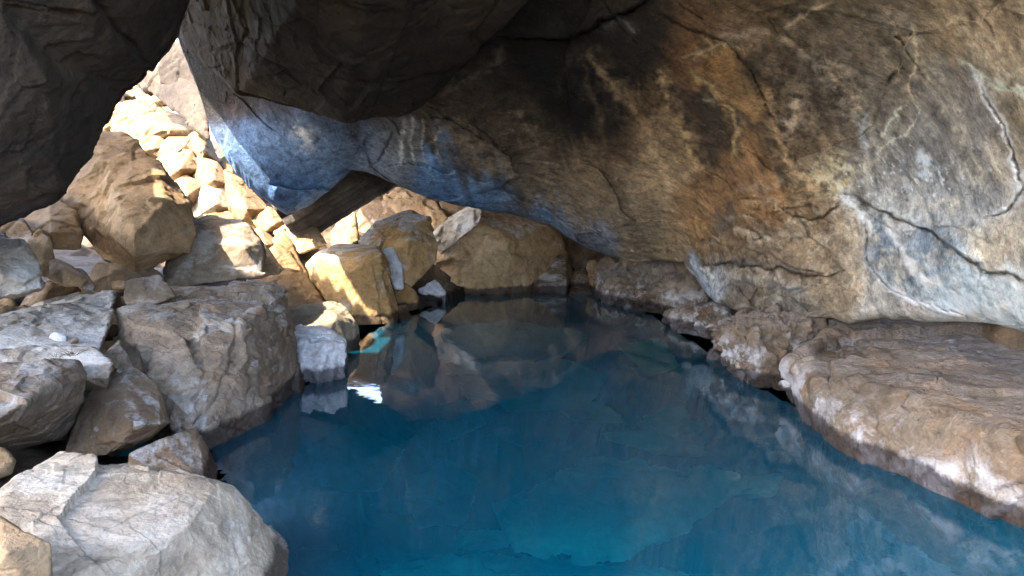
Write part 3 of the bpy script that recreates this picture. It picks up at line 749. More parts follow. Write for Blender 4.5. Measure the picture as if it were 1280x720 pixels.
# ------------------------------------------------------------------ water
def build_water():
    m, nt = new_mat('pool_water'); b = NB(nt)
    tc = b.n('ShaderNodeTexCoord')
    mp = b.n('ShaderNodeMapping'); b.l(tc.outputs['Object'], mp.inputs['Vector'])
    n1 = b.noise(mp.outputs[0], 4.0, 3, .5, .3); n2 = b.noise(mp.outputs[0], 15.0, 3, .5)
    h = b.math('ADD', b.math('MULTIPLY', n1, 1.0), b.math('MULTIPLY', n2, .14))
    bp = b.n('ShaderNodeBump'); bp.inputs['Strength'].default_value = .06; bp.inputs['Distance'].default_value = .025
    b.l(h, bp.inputs['Height'])
    fr = b.n('ShaderNodeFresnel'); fr.inputs['IOR'].default_value = 1.65; b.l(bp.outputs[0], fr.inputs['Normal'])
    gl = b.n('ShaderNodeBsdfGlossy'); gl.inputs['Roughness'].default_value = .015; gl.inputs['Color'].default_value = (1, 1, 1, 1)
    b.l(bp.outputs[0], gl.inputs['Normal'])
    tr = b.n('ShaderNodeBsdfTransparent'); tr.inputs['Color'].default_value = (.22, .99, 1, 1)
    mx = b.n('ShaderNodeMixShader'); b.l(fr.outputs[0], mx.inputs[0])
    df = b.n('ShaderNodeBsdfDiffuse'); df.inputs['Color'].default_value = (.003, .46, .80, 1)
    body = b.n('ShaderNodeMixShader'); body.inputs[0].default_value = .085; b.l(tr.outputs[0], body.inputs[1]); b.l(df.outputs[0], body.inputs[2])
    b.l(body.outputs[0], mx.inputs[1]); b.l(gl.outputs[0], mx.inputs[2])
    ab = b.n('ShaderNodeVolumeAbsorption'); ab.inputs['Color'].default_value = (.02, .62, .88, 1); ab.inputs['Density'].default_value = .07
    scn = b.n('ShaderNodeVolumeScatter'); scn.inputs['Color'].default_value = (.03, .48, .98, 1); scn.inputs['Density'].default_value = .03
    ad = b.n('ShaderNodeAddShader'); b.l(ab.outputs[0], ad.inputs[0]); b.l(scn.outputs[0], ad.inputs[1])
    o = b.n('ShaderNodeOutputMaterial'); b.l(mx.outputs[0], o.inputs[0]); b.l(ad.outputs[0], o.inputs['Volume'])
    bm = bmesh.new()
    x0, x1, y0, y1, z0 = -5, 5, .6, 14, -8
    v = [bm.verts.new(p) for p in [(x0, y0, 0), (x1, y0, 0), (x1, y1, 0), (x0, y1, 0), (x0, y0, z0), (x1, y0, z0), (x1, y1, z0), (x0, y1, z0)]]
    for f in [(0, 1, 2, 3), (7, 6, 5, 4), (0, 4, 5, 1), (1, 5, 6, 2), (2, 6, 7, 3), (3, 7, 4, 0)]:
        bm.faces.new([v[i] for i in f])
    me = bpy.data.meshes.new('water'); bm.to_mesh(me); bm.free(); me.materials.append(m)
    link('water', me, kind='structure')
build_water()

# ------------------------------------------------------------------ overhangs
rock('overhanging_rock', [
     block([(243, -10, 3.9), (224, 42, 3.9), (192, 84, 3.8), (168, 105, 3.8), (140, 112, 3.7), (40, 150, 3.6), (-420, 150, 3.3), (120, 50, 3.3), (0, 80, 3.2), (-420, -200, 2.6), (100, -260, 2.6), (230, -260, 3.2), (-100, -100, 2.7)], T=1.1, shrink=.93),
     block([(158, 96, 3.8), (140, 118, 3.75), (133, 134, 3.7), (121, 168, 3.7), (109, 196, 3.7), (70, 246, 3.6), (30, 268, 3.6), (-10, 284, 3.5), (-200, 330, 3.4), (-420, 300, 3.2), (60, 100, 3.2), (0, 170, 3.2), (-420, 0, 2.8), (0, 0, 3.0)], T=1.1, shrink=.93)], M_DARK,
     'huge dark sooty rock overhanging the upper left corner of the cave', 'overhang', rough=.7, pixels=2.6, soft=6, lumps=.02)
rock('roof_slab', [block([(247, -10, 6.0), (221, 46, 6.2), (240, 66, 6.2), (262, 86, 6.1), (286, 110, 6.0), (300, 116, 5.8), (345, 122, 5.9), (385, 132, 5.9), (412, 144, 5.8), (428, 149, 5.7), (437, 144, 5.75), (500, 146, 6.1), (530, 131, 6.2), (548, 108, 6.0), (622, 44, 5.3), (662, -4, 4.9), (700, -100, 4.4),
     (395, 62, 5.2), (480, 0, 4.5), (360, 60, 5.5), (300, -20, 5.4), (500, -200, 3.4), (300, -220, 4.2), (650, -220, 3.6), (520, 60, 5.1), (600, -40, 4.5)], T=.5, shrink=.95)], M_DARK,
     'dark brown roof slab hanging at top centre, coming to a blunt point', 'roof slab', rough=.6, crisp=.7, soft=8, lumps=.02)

# ------------------------------------------------------------------ left bank boulders
g_left = 'boulders piled on the left bank'
rock('boulder', [block([(118, 168, 6.7), (150, 166, 6.8), (172, 177, 6.7), (200, 204, 6.5), (216, 238, 6.3), (237, 256, 6.3), (241, 290, 6.2), (233, 313, 6.2), (215, 326, 6.1), (168, 346, 5.8), (130, 326, 5.9), (112, 290, 6.0), (95, 262, 6.3), (66, 243, 6.6), (90, 205, 6.7), (168, 292, 5.55), (205, 255, 5.9), (140, 220, 6.2), (168, 320, 5.6)], T=1.2)],
     M_TAN, 'big humped tan boulder leaning under the dark overhang on the left', group=g_left, rough=.6)
rock('boulder', [block([(22, 270, 5.9), (60, 243, 6.1), (95, 263, 5.95), (104, 290, 5.8), (100, 312, 5.75), (64, 290, 5.4), (66, 312, 5.5), (35, 290, 5.6)], T=.8)], M_TAN, 'wedge shaped tan rock with a shaded face, left of the humped boulder', group=g_left)
rock('boulder', [block([(-25, 280, 5.4), (8, 272, 5.5), (30, 274, 5.4), (43, 290, 5.3), (38, 306, 5.2), (-20, 310, 5.2)], T=.6)], M_BROWN, 'small brown rock at the left edge just under the overhang', group=g_left)
rock('boulder', [block([(34, 302, 5.1), (50, 288, 5.2), (62, 296, 5.1), (60, 314, 5.0), (68, 328, 5.0), (62, 346, 4.95), (45, 348, 4.9), (38, 328, 5.0)], T=.5)], M_TAN, 'narrow upright tan rock beside the bluish white one', group=g_left)
rock('boulder', [block([(58, 328, 4.9), (72, 324, 4.9), (88, 331, 4.9), (110, 350, 4.85), (104, 358, 4.8), (82, 358, 4.7), (60, 346, 4.75), (78, 338, 4.7)], T=.5)], M_TAN, 'low pointed brown rock below the wedge shaped tan one', group=g_left)
rock('boulder', [block([(84, 332, 5.2), (100, 336, 5.2), (122, 358, 5.1), (118, 366, 5.0), (100, 362, 5.0)], T=.4)], M_BROWN, 'small dark rock half hidden behind the low pointed one', group=g_left)
rock('boulder', [block([(-40, 292, 4.4), (0, 294, 4.5), (30, 300, 4.4), (44, 322, 4.35), (50, 332, 4.3), (46, 350, 4.2), (54, 362, 4.2), (22, 369, 4.1), (-40, 378, 4.0), (0, 340, 4.05)], T=.6)], M_PALE, 'bluish white crusted rock at the left edge of the pile', group=g_left)
rock('boulder', [block([(232, 276, 6.6), (258, 266, 6.8), (300, 275, 6.8), (312, 286, 6.7), (326, 300, 6.6), (331, 320, 6.5), (331, 346, 6.3), (300, 349, 6.2), (255, 356, 6.1), (208, 361, 6.0), (204, 340, 6.2), (218, 300, 6.4), (306, 310, 6.3), (250, 300, 6.3)], T=1.0)], M_GREY, 'grey boulder with rounded top right of the humped boulder, part sunlit', group=g_left)
rock('boulder', [block([(158, 348, 5.1), (200, 343, 5.2), (206, 350, 5.15), (222, 371, 5.05), (192, 381, 4.95), (157, 382, 4.9), (154, 374, 4.95), (170, 356, 5.0)], T=.35)], M_GREY, 'small wedge of rough grey rock resting on the large block', group=g_left)
rock('stone', [block([(138, 352, 5.3), (150, 350, 5.3), (158, 352, 5.3), (157, 362, 5.2), (140, 362, 5.2)], T=.2)], M_OCHRE, 'fist sized orange stone tucked under the humped boulder', 'stone', group=g_left)
rock('boulder', [block([(150, 386, 4.9), (170, 372, 5.3), (215, 360, 5.5), (345, 352, 5.6), (358, 366, 5.5), (366, 410, 5.45), (372, 478, 'w'), (328, 528, 'w'), (250, 568, 'w'), (160, 420, 4.45), (252, 404, 4.5), (304, 406, 4.6), (318, 396, 4.75), (322, 470, 4.55), (182, 470, 4.1), (205, 540, 3.95), (235, 520, 3.95), (150, 480, 4.4)], T=.9)],
     M_GREY, 'largest grey block on the left bank, its flat face dropping into the water', group=g_left, pixels=1.9)
rock('boulder', [block([(356, 440, 'h', .2), (372, 455, 'h', .16), (380, 478, 'w'), (378, 492, 'w'), (362, 492, 'w'), (350, 470, 'h', .1)], T=.2)], M_GREY, 'small wet stone at the foot of the largest grey block', 'stone', group=g_left)
rock('rock_slab', [block([(-40, 405, 'h', .72), (30, 385, 'h', .74), (100, 368, 'h', .78), (143, 366, 'h', .78), (141, 386, 'h', .72), (126, 438, 'h', .58), (60, 431, 'h', .62), (0, 434, 'h', .62), (-40, 440, 'h', .62), (124, 455, 'h', .45), (0, 455, 'h', .45)], T=.25, shrink=.97)], M_PALE, 'flat pale blue grey slab behind the stone and twigs at left', 'rock slab', group=g_left, rough=.7)
rock('rock_slab', [block([(-40, 440, 'h', .66), (60, 431, 'h', .68), (118, 433, 'h', .66), (140, 455, 'h', .60), (136, 474, 'h', .52), (105, 474, 'h', .5), (50, 466, 'h', .55), (-40, 470, 'h', .55), (130, 500, 'h', .3), (0, 500, 'h', .3)], T=.2, shrink=.97)], M_PALE, 'pale slab with a brown twig tuft lying on it', 'rock slab', group=g_left, rough=.8)
rock('boulder', [block([(150, 424, 4.2), (168, 462, 4.0), (150, 470, 3.9), (130, 444, 4.0), (135, 436, 4.1)], T=.3)], M_GREY, 'triangular shard wedged between the pale slabs and the large block', group=g_left)
rock('boulder', [block([(-60, 458, 'h', .66), (60, 452, 'h', .66), (97, 452, 'h', .64), (106, 470, 'h', .56), (103, 502, 'h', .40), (80, 549, 'h', .12), (40, 557, 'h', .15), (8, 562, 'h', .2), (-60, 548, 'h', .25), (36, 501, 'h', .60), (0, 523, 'h', .58), (-60, 545, 'h', .55), (100, 462, 'h', .6)], T=.3, shrink=.92)], M_GREY, 'slanted slab with pale top and dark overhanging front at the left edge', group=g_left, rough=.7, pixels=1.9)
rock('boulder', [block([(108, 490, 3.8), (155, 455, 4.0), (196, 478, 3.95), (214, 528, 3.75), (192, 546, 3.6), (155, 560, 3.5), (130, 574, 3.5), (78, 572, 3.55), (86, 548, 3.6), (160, 523, 3.45), (176, 533, 3.4), (204, 531, 3.55)], T=.5)], M_BROWN, 'dark brown rock with one pale chipped corner, beneath the slanted slab', group=g_left, pixels=1.9)
rock('boulder', [block([(158, 566, 'h', .2), (205, 545, 'h', .25), (246, 530, 'h', .24), (268, 574, 'w'), (276, 604, 'w'), (268, 640, 'w'), (160, 620, 'w')], T=.3)], M_BROWN, 'dark wet rock at the water behind the front boulder', group=g_left)
rock('boulder', [block([(-40, 552, 'h', .3), (5, 560, 'h', .3), (20, 576, 'h', .25), (14, 592, 'h', .2), (-30, 612, 'h', .2)], T=.3)], M_TAN, 'small mossy brown rock at the left edge under the slanted slab', group=g_left)
rock('boulder', [block([(20, 596, 'h', .56), (75, 567, 'h', .56), (120, 577, 'h', .54), (160, 587, 'h', .53), (230, 588, 'h', .5), (256, 598, 'h', .47), (270, 608, 'h', .45), (290, 609, 'h', .40), (307, 640, 'h', .28), (346, 672, 'h', .08), (361, 692, 'w'), (352, 745, 'w'), (300, 800, 'w'), (236, 660, 'h', .44), (165, 722, 'h', .38), (100, 780, 'h', .32), (-60, 660, 'h', .5), (-60, 780, 'h', .45), (0, 850, 'h', .3), (0, 620, 'h', .52)], T=.1, shrink=.99)],
     M_CREAM, 'largest pale boulder in the front left corner, rough edged beside the water', group=g_left, pixels=1.7, lumps=.014, rough=.75)
rock('boulder', [block([(-60, 630, 'h', .70), (0, 646, 'h', .70), (46, 672, 'h', .68), (62, 681, 'h', .66), (68, 722, 'h', .54), (64, 780, 'h', .45), (-60, 780, 'h', .50), (10, 690, 'h', .68)], T=.15, shrink=.95)], M_TAN, 'brown corner rock split by a crack, at the bottom left', group=g_left, rough=.6, pixels=1.8)
rock('stone', [chunk(72, 422, 26, 14, 4.2, 5, 41)], M_WHITE, 'knobbly white stone lying on the flat blue grey slab', 'stone', group=g_left)
rock('stone', [chunk(93, 426, 14, 10, 4.15, 0, 42)], M_BROWN, 'small brown pebble beside the knobbly white stone', 'stone', group=g_left)

fr = np.random.default_rng(77)
for k in range(34):
    y = fr.uniform(4.8, 6.3); x = fr.uniform(-5.0, -2.6) if y > 5.4 else fr.uniform(-4.4, -2.3)
    sz = fr.uniform(.14, .34)
    u = fr.normal(size=(14, 3)); u /= np.linalg.norm(u, axis=1)[:, None]
    u = np.sign(u) * np.abs(u) ** .7 * np.array([1, .8, .62]) * sz * fr.uniform(.8, 1.3, 3)
    z0 = .10 + .62 * min(1, max(0, (y - 4.7) / 1.3)) * min(1, max(0, (-x - 2.5) / .8)) + fr.uniform(0, .16)
    rock('stone', [u + np.array([x, y, z0])], [M_BROWN, M_TAN, M_BROWN][k % 3], 'small brown stone in the dark gaps behind the left pile', 'stone', group='small stones filling gaps of the left pile', pixels=3)
g_mid = 'rocks at the far left of the pool'
rock('boulder', [block([(362, 388, 6.9), (380, 382, 7.0), (415, 377, 7.1), (430, 386, 7.0), (446, 408, 6.9), (449, 432, 'w'), (440, 440, 'w'), (366, 430, 6.3), (366, 412, 6.4), (420, 400, 6.6)], T=.6)], M_PALER, 'low sunlit cream rock at the water behind the white one', group=g_mid)
rock('boulder', [block([(364, 414, 5.9), (376, 407, 6.05), (404, 407, 6.1), (418, 414, 5.95), (436, 424, 5.75), (436, 474, 'w'), (396, 482, 'w'), (366, 470, 'w'), (412, 428, 5.6), (370, 426, 5.7)], T=.4)], M_WHITE, 'white crusted rock standing in the water beside the largest grey block', group=g_mid, rough=1.7, lumps=.03)
rock('boulder', [block([(384, 332, 8.6), (398, 313, 8.8), (425, 306, 8.9), (470, 307, 8.9), (479, 318, 8.8), (486, 345, 8.6), (500, 398, 'w'), (494, 404, 'w'), (450, 406, 'w'), (436, 398, 8.3), (404, 372, 8.35), (395, 322, 8.4), (474, 320, 8.4), (440, 340, 8.2)], T=.8)], M_OCHRE, 'smooth orange block standing in the water at the pool head', group=g_mid, rough=.7)
rock('boulder', [block([(318, 352, 8.3), (326, 318, 8.8), (345, 304, 9.0), (362, 314, 8.9), (386, 346, 8.6), (406, 378, 8.2), (410, 386, 8.1), (366, 392, 7.8), (332, 388, 7.9)], T=.7)], M_SAND, 'sloping sunlit ochre slab left of the smooth orange block', group=g_mid, rough=.6)
rock('boulder', [block([(306, 312, 7.6), (318, 298, 7.8), (332, 306, 7.7), (354, 336, 7.5), (350, 342, 7.4), (318, 348, 7.2), (308, 340, 7.3)], T=.5)], M_TAN, 'shaded tan rock right behind the part sunlit grey boulder', group=g_mid, rough=.7)
rock('boulder', [block([(340, 290, 9.4), (360, 276, 9.6), (392, 277, 9.6), (410, 306, 9.2), (385, 315, 9.1), (374, 318, 9.1), (365, 296, 9.2)], T=.6)], M_TAN, 'angular brown rock under the tip of the blue ceiling lobe', group=g_mid, rough=.7)
rock('boulder', [block([(338, 300, 9.3), (356, 284, 9.4), (372, 320, 9.0), (388, 350, 8.7), (372, 340, 8.7), (350, 312, 9.0)], T=.4)], M_SAND, 'thin sunlit slab leaning on the angular brown rock', group=g_mid, rough=.7)
rock('boulder', [block([(448, 302, 9.6), (468, 276, 9.8), (490, 268, 9.8), (514, 262, 9.9), (536, 274, 9.8), (549, 304, 9.6), (546, 326, 9.5), (522, 348, 9.4), (506, 372, 9.2), (486, 350, 9.3), (470, 318, 9.3), (510, 300, 9.2)], T=.8)], M_OCHREW, 'rounded orange boulder with white crust near the back of the pool', group=g_mid)
rock('boulder', [block([(476, 312, 9.1), (492, 308, 9.2), (504, 334, 9.1), (505, 362, 9.0), (494, 362, 8.95), (484, 340, 9.0)], T=.3)], M_WHITE, 'white crusted shard in front of the rounded orange boulder', group=g_mid)
rock('boulder', [block([(490, 358, 9.1), (504, 350, 9.2), (520, 364, 9.2), (527, 384, 'w'), (502, 388, 'w')], T=.35)], M_OCHREW, 'small half white rock at the waterline below the rounded boulder', group=g_mid)
rock('stone', [block([(524, 362, 9.9), (544, 348, 10.0), (558, 364, 9.9), (558, 378, 'w'), (528, 380, 'w')], T=.35)], M_WHITE, 'little snow white stone at the waterline beside the big brown boulder', 'stone', group=g_mid, lumps=.03)
rock('boulder', [block([(496, 382, 'h', .15), (508, 380, 'h', .14), (513, 398, 'w'), (500, 404, 'w')], T=.2)], M_TAN, 'small brown stone beside the foot of the smooth orange block', 'stone', group=g_mid)
rock('boulder', [block([(539, 292, 11.2), (560, 272, 11.4), (576, 262, 11.6), (592, 253, 11.7), (606, 262, 11.6), (650, 262, 12.0), (692, 280, 12.0), (704, 310, 11.8), (690, 326, 11.6), (668, 330, 11.4), (667, 364, 'w'), (600, 369, 'w'), (546, 367, 'w'), (543, 326, 11.1), (602, 278, 11.0), (556, 312, 10.9), (640, 300, 11.0)], T=1.2)], M_OCHREB, 'big brown boulder with a pale slanted facet at the back of the pool', group=g_mid)
rock('boulder', [block([(541, 294, 11.0), (562, 274, 11.15), (592, 255, 11.3), (603, 263, 11.1), (600, 280, 10.9), (572, 300, 10.8), (552, 318, 10.8)], T=1.3, shrink=1.0)], M_SLANT, 'pale flat slab leaning against the big brown boulder', group=g_mid, rough=1.2)
rock('boulder', [block([(480, 246, 12.2), (496, 232, 12.4), (520, 240, 12.4), (545, 250, 12.2), (560, 274, 12.0), (546, 288, 11.9), (500, 272, 12.0)], T=.8)], M_TAN, 'lit tan boulder right under the ceiling lip, behind the rounded one', group=g_mid)
rock('boulder', [block([(438, 282, 12.0), (452, 256, 12.3), (478, 238, 12.5), (496, 262, 12.3), (490, 290, 12.0), (455, 300, 11.8)], T=.7)], M_BROWN, 'shaded brown rock below the grooved hanging slab', group=g_mid)
rock('boulder', [block([(414, 292, 10.6), (424, 272, 10.8), (444, 262, 10.9), (450, 300, 10.6), (436, 310, 10.4), (414, 308, 10.4)], T=.5)], M_TAN, 'small tan rock behind the top of the smooth orange block', group=g_mid)
rock('boulder', [block([(548, 252, 13.0), (575, 250, 13.0), (596, 262, 13.0), (590, 280, 12.8), (560, 280, 12.8)], T=.5)], M_TAN, 'distant tan rock glimpsed between two boulders under the lip', group=g_mid)
rock('boulder', [block([(664, 318, 12.1), (684, 300, 12.4), (708, 306, 12.3), (716, 340, 12.1), (708, 367, 'w'), (668, 368, 'w')], T=.8)], M_BROWN, 'shadowed brown rock right of the big brown boulder', group=g_mid)
rock('boulder', [block([(708, 348, 12.0), (728, 332, 12.2), (742, 342, 12.1), (742, 367, 'w'), (712, 369, 'w')], T=.6)], M_BROWN, 'small lit edged rock in the dark far corner of the pool', group=g_mid)
rock('boulder', [block([(736, 330, 11.6), (752, 322, 11.8), (775, 322, 11.6), (770, 366, 'w'), (742, 368, 'w')], T=.8)], M_TAN, 'tan rock in the far right corner next to the crusted ledge', group=g_mid)

# grooved slab hanging behind the blue lobe
def grooved():
    a = P(382, 292, 9.7); b_ = P(494, 222, 10.1)
    ax = b_ - a; L = np.linalg.norm(ax); ax /= L
    c = P(405, 236, 9.3)
    side = (c - a) - ax * np.dot(c - a, ax); wd = np.linalg.norm(side); side /= wd
    nor = np.cross(ax, side)
    if nor[1] > 0: nor = -nor
    n, m = 120, 120
    s, t = np.meshgrid(np.linspace(-.1, 1.15, n), np.linspace(0, 1, m), indexing='ij')
    prof = .16 * np.abs(np.sin(t * math.pi * 5 + .4 * np.sin(t * 9))) ** .7
    p = a + s[..., None] * L * ax + t[..., None] * wd * side
    pf = p.reshape(-1, 3)
    dd = prof.ravel() + .02 * fbm(pf * np.array([3, 3, 3]), 4, s=400) + .01 * fbm(pf * 14, 3, s=401)
    fr = pf + nor * dd[:, None]; bk = pf - nor * .35
    ring = np.concatenate([fr.reshape(n, m, 3), bk.reshape(n, m, 3)[:, ::-8]], 1)
    R = ring.shape[1]; idx = np.arange(n * R).reshape(n, R); nx = np.roll(idx, -1, 1)
    Fc = np.stack([idx[:-1], idx[1:], nx[1:], nx[:-1]], -1).reshape(-1, 4).tolist()
    Fc += [idx[0].tolist(), idx[-1][::-1].tolist()]
    base = a
    me = mesh_from('roof_slab', ring.reshape(-1, 3) - base, Fc, M_GROOVE, True)
    o = link('roof_slab', me, 'dark slab with parallel diagonal grooves hanging behind the blue ceiling lobe', 'roof slab')
    o.location = base
grooved()

# ------------------------------------------------------------------ sunlit rubble slope
g_rub = 'sunlit rocks on the rubble slope'
RUB = [
    ([(118, 170, 15), (124, 150, 15.5), (136, 130, 16), (151, 116, 16.2), (154, 140, 15.6), (152, 172, 15)], 'flat bright rock at the left end of the rubble slope', M_SAND),
    ([(150, 122, 16.6), (170, 101, 17), (178, 112, 16.8), (166, 126, 16.4)], 'small bright rock at the very top of the rubble slope', M_SAND),
    ([(172, 106, 16.2), (190, 104, 16.4), (216, 120, 16), (232, 131, 15.6), (204, 136, 15.3), (178, 130, 15.5)], 'oval pale rock near the top of the rubble slope', M_SAND),
    ([(200, 134, 15.4), (226, 126, 15.6), (250, 150, 15.0), (246, 164, 14.6), (222, 146, 14.8)], 'grey shaded rock at the upper right of the rubble slope', M_GREY),
    ([(150, 138, 14.6), (180, 132, 14.8), (242, 156, 14.2), (249, 163, 14), (240, 172, 13.8), (204, 178, 13.6), (170, 178, 13.6), (152, 164, 14), (190, 156, 13.6)], 'largest long rock across the upper rubble slope', M_SAND),
    ([(160, 172, 13.4), (196, 172, 13.4), (214, 184, 13.2), (200, 196, 13), (172, 190, 13)], 'low rock below the largest long one on the slope', M_SAND),
    ([(196, 190, 12.9), (212, 174, 13.2), (236, 174, 13.1), (240, 188, 12.8), (214, 200, 12.5)], 'small rounded rock in the middle of the rubble slope', M_SAND),
    ([(226, 184, 13), (246, 166, 13.2), (258, 172, 13), (270, 200, 12.5), (250, 208, 12.3)], 'ochre rock at the right side of the upper slope', M_SAND),
    ([(194, 208, 12.2), (214, 190, 12.4), (236, 192, 12.3), (246, 212, 12), (226, 226, 11.8), (206, 224, 11.9)], 'bright humped rock halfway down the rubble slope', M_SAND),
    ([(238, 220, 12), (252, 200, 12.2), (270, 206, 12), (288, 230, 11.6), (276, 244, 11.4), (250, 236, 11.6)], 'tan rock beneath the left rim of the blue ceiling', M_SAND),
    ([(212, 234, 11.4), (232, 224, 11.6), (250, 232, 11.5), (246, 254, 11.1), (226, 262, 11), (212, 250, 11.2)], 'pale rock right behind the humped tan boulder', M_SAND),
    ([(240, 252, 11.2), (258, 230, 11.5), (276, 236, 11.4), (290, 260, 11), (272, 272, 10.8), (248, 268, 10.8)], 'round pale rock in the lower rubble slope', M_PALER),
    ([(284, 258, 11), (286, 222, 11.6), (304, 232, 11.4), (332, 262, 10.8), (322, 288, 10.4), (298, 284, 10.5)], 'tall flat bright slab under the blue ceiling rim', M_SAND),
    ([(320, 276, 10.2), (336, 262, 10.4), (358, 272, 10.2), (354, 286, 9.9), (330, 290, 9.9)], 'small ochre rock at the foot of the rubble slope', M_SAND),
    ([(262, 272, 10.4), (290, 268, 10.6), (318, 288, 10.2), (320, 304, 9.8), (290, 296, 9.9)], 'thin slab behind the part sunlit grey boulder', M_SAND),
    ([(312, 296, 9.9), (326, 286, 10), (346, 304, 9.6), (340, 316, 9.3), (322, 314, 9.4)], 'tiny bright rock above the shaded tan rock', M_SAND),
    ([(276, 206, 13), (286, 196, 13.2), (300, 222, 12.6), (290, 232, 12.3), (280, 222, 12.6)], 'narrow sunlit rock tucked behind the ceiling rim', M_SAND),
    ([(214, 208, 12.9), (238, 196, 13.2), (256, 214, 12.8), (244, 226, 12.5)], 'half buried rock behind the bright humped one', M_SAND),
]
for pts, lab, mt in RUB:
    cx_ = sum(p[0] for p in pts) / len(pts); cy_ = sum(p[1] for p in pts) / len(pts)
    big = [(cx_ + (p[0] - cx_) * 1.28, cy_ + (p[1] - cy_) * 1.28, p[2]) for p in pts]
    k_ = min(range(len(pts)), key=lambda i: pts[i][2])
    big.append((cx_ + 4, cy_ + 3, min(p[2] for p in pts) - .35))
    rock('rubble_rock', [block(big, T=.7)], mt, lab, 'rock', group=g_rub, rough=.55, pixels=1.4, crisp=1.1)
# dark streaked slab above the slope
rock('roof_slab', [block([(176, 88, 13.6), (196, 84, 13.4), (224, 96, 13.0), (240, 130, 12.6), (252, 152, 12.4), (262, 176, 12.2), (246, 152, 13.0), (214, 116, 13.4), (172, 104, 13.7), (255, 100, 12.8)], T=.8)], M_STREAK, 'streaked brown slab over the top of the sunlit rubble', 'roof slab', rough=.8)
rock('roof_slab', [block([(196, 84, 13.2), (208, 62, 13.2), (216, 50, 13.2), (240, 50, 12.9), (262, 84, 12.7), (250, 110, 12.8), (200, 106, 13.2)], T=.6)], M_STREAK, 'brown slab end just below the tiny patch of sky', 'roof slab', rough=.8)

# ------------------------------------------------------------------ right ledges
g_led = 'crusted ledges along the right bank'
rock('rock_ledge', [block([(745, 340, 10.6), (756, 322, 11), (800, 322, 10.6), (820, 324, 10.2), (822, 345, 9.8), (808, 384, 'w'), (790, 386, 'w'), (748, 375, 'w')], T=.8),
                    block([(795, 335, 10.2), (815, 322, 10.3), (856, 324, 9.6), (876, 340, 9.0), (884, 352, 8.8), (885, 372, 8.6), (852, 396, 'w'), (795, 388, 'w'), (800, 360, 9.6)], T=.9)],
     M_LEDGE, 'farthest crusted ledge on the right, pitted and white at the water', 'rock ledge', group=g_led, lumps=.13, rough=1.2, crisp=.9)
rock('rock_ledge', [block([(832, 392, 'h', .12), (846, 384, 'h', .22), (880, 376, 'h', .30), (906, 382, 'h', .32), (915, 400, 'h', .25), (912, 424, 'w'), (888, 424, 'w'), (850, 416, 'w'), (832, 402, 'w')], T=.5)], M_LEDGE, 'thin low shelf of rock jutting out beside the far ledge', 'rock ledge', group=g_led, lumps=.09, rough=1.2, crisp=.9)
rock('rock_ledge', [block([(888, 428, 'h', .15), (904, 394, 'h', .42), (925, 384, 'h', .5), (965, 392, 'h', .52), (1010, 398, 'h', .5), (1030, 396, 'h', .5), (1034, 424, 'h', .32), (1004, 440, 'h', .25), (988, 470, 'h', .06), (984, 487, 'w'), (940, 476, 'w'), (905, 458, 'w'), (888, 446, 'w'), (930, 420, 'h', .40)], T=.5)], M_LEDGE, 'rough brown middle ledge with white crust along the water', 'rock ledge', group=g_led, lumps=.11, rough=1.2, crisp=.9)
rock('rock_ledge', [block([(985, 478, 'h', .10), (990, 458, 'h', .26), (1012, 440, 'h', .36), (1040, 398, 'h', .46), (1100, 392, 'h', .47), (1100, 540, 'h', .16), (1050, 500, 'h', .26), (1020, 476, 'h', .30), (985, 492, 'w'), (1012, 528, 'w'), (1052, 562, 'w'), (1112, 590, 'w')], T=.5),
                    block([(1040, 460, 'h', .40), (1060, 394, 'h', .42), (1300, 394, 'h', .46), (1500, 400, 'h', .48), (1050, 488, 'h', .30), (1046, 520, 'h', .17), (1110, 548, 'h', .16), (1160, 562, 'h', .18), (1210, 566, 'h', .22), (1290, 530, 'h', .42), (1052, 560, 'w'), (1110, 588, 'w'), (1204, 610, 'w'), (1300, 560, 'h', .4), (1420, 600, 'h', .4), (1420, 700, 'w')], T=.4),
                    block([(1222, 574, 'h', .2), (1225, 545, 'h', .32), (1262, 530, 'h', .42), (1340, 535, 'h', .45), (1440, 540, 'h', .5), (1225, 618, 'w'), (1284, 645, 'w'), (1420, 715, 'w'), (1290, 600, 'h', .2)], T=.4)],
     M_LEDGE, 'largest reddish brown ledge in front right with a pale undercut rim', 'rock ledge', group=g_led, lumps=.028, rough=.6, crisp=.9, pixels=1.9)

# ------------------------------------------------------------------ rocks under water
g_sub = 'sunken slabs on the pool bed'
def sub(pts, lab, T=.5):
    rock('sunken_slab', [block(pts, T=T)], M_BED, lab, 'sunken slab', group=g_sub, rough=1.2, lumps=.012, soft=4)
sub([(690, 588, 'h', -.15), (760, 576, 'h', -.15), (900, 586, 'h', -.18), (945, 602, 'h', -.26), (870, 650, 'h', -.28), (778, 696, 'h', -.24), (640, 690, 'h', -.18), (610, 630, 'h', -.18)], 'large pale teal slab under the water at front centre')
sub([(470, 712, 'h', -.50), (560, 694, 'h', -.46), (700, 702, 'h', -.42), (800, 708, 'h', -.46), (862, 718, 'h', -.6), (850, 790, 'h', -.4), (480, 790, 'h', -.4)], 'greenish slab under the water at the bottom edge')
sub([(600, 470, 'h', -.22), (690, 448, 'h', -.15), (760, 470, 'h', -.24), (730, 512, 'h', -.42), (630, 515, 'h', -.42)], 'sunken block in the middle of the pool', .6)
sub([(545, 415, 'h', -.15), (640, 402, 'h', -.10), (740, 418, 'h', -.17), (700, 446, 'h', -.40), (580, 448, 'h', -.40)], 'broad sunken slab near the back of the pool', .8)
sub([(380, 560, 'h', -.24), (440, 532, 'h', -.19), (510, 560, 'h', -.27), (476, 615, 'h', -.44), (396, 615, 'h', -.44)], 'sunken block off the largest grey block on the left bank', .5)
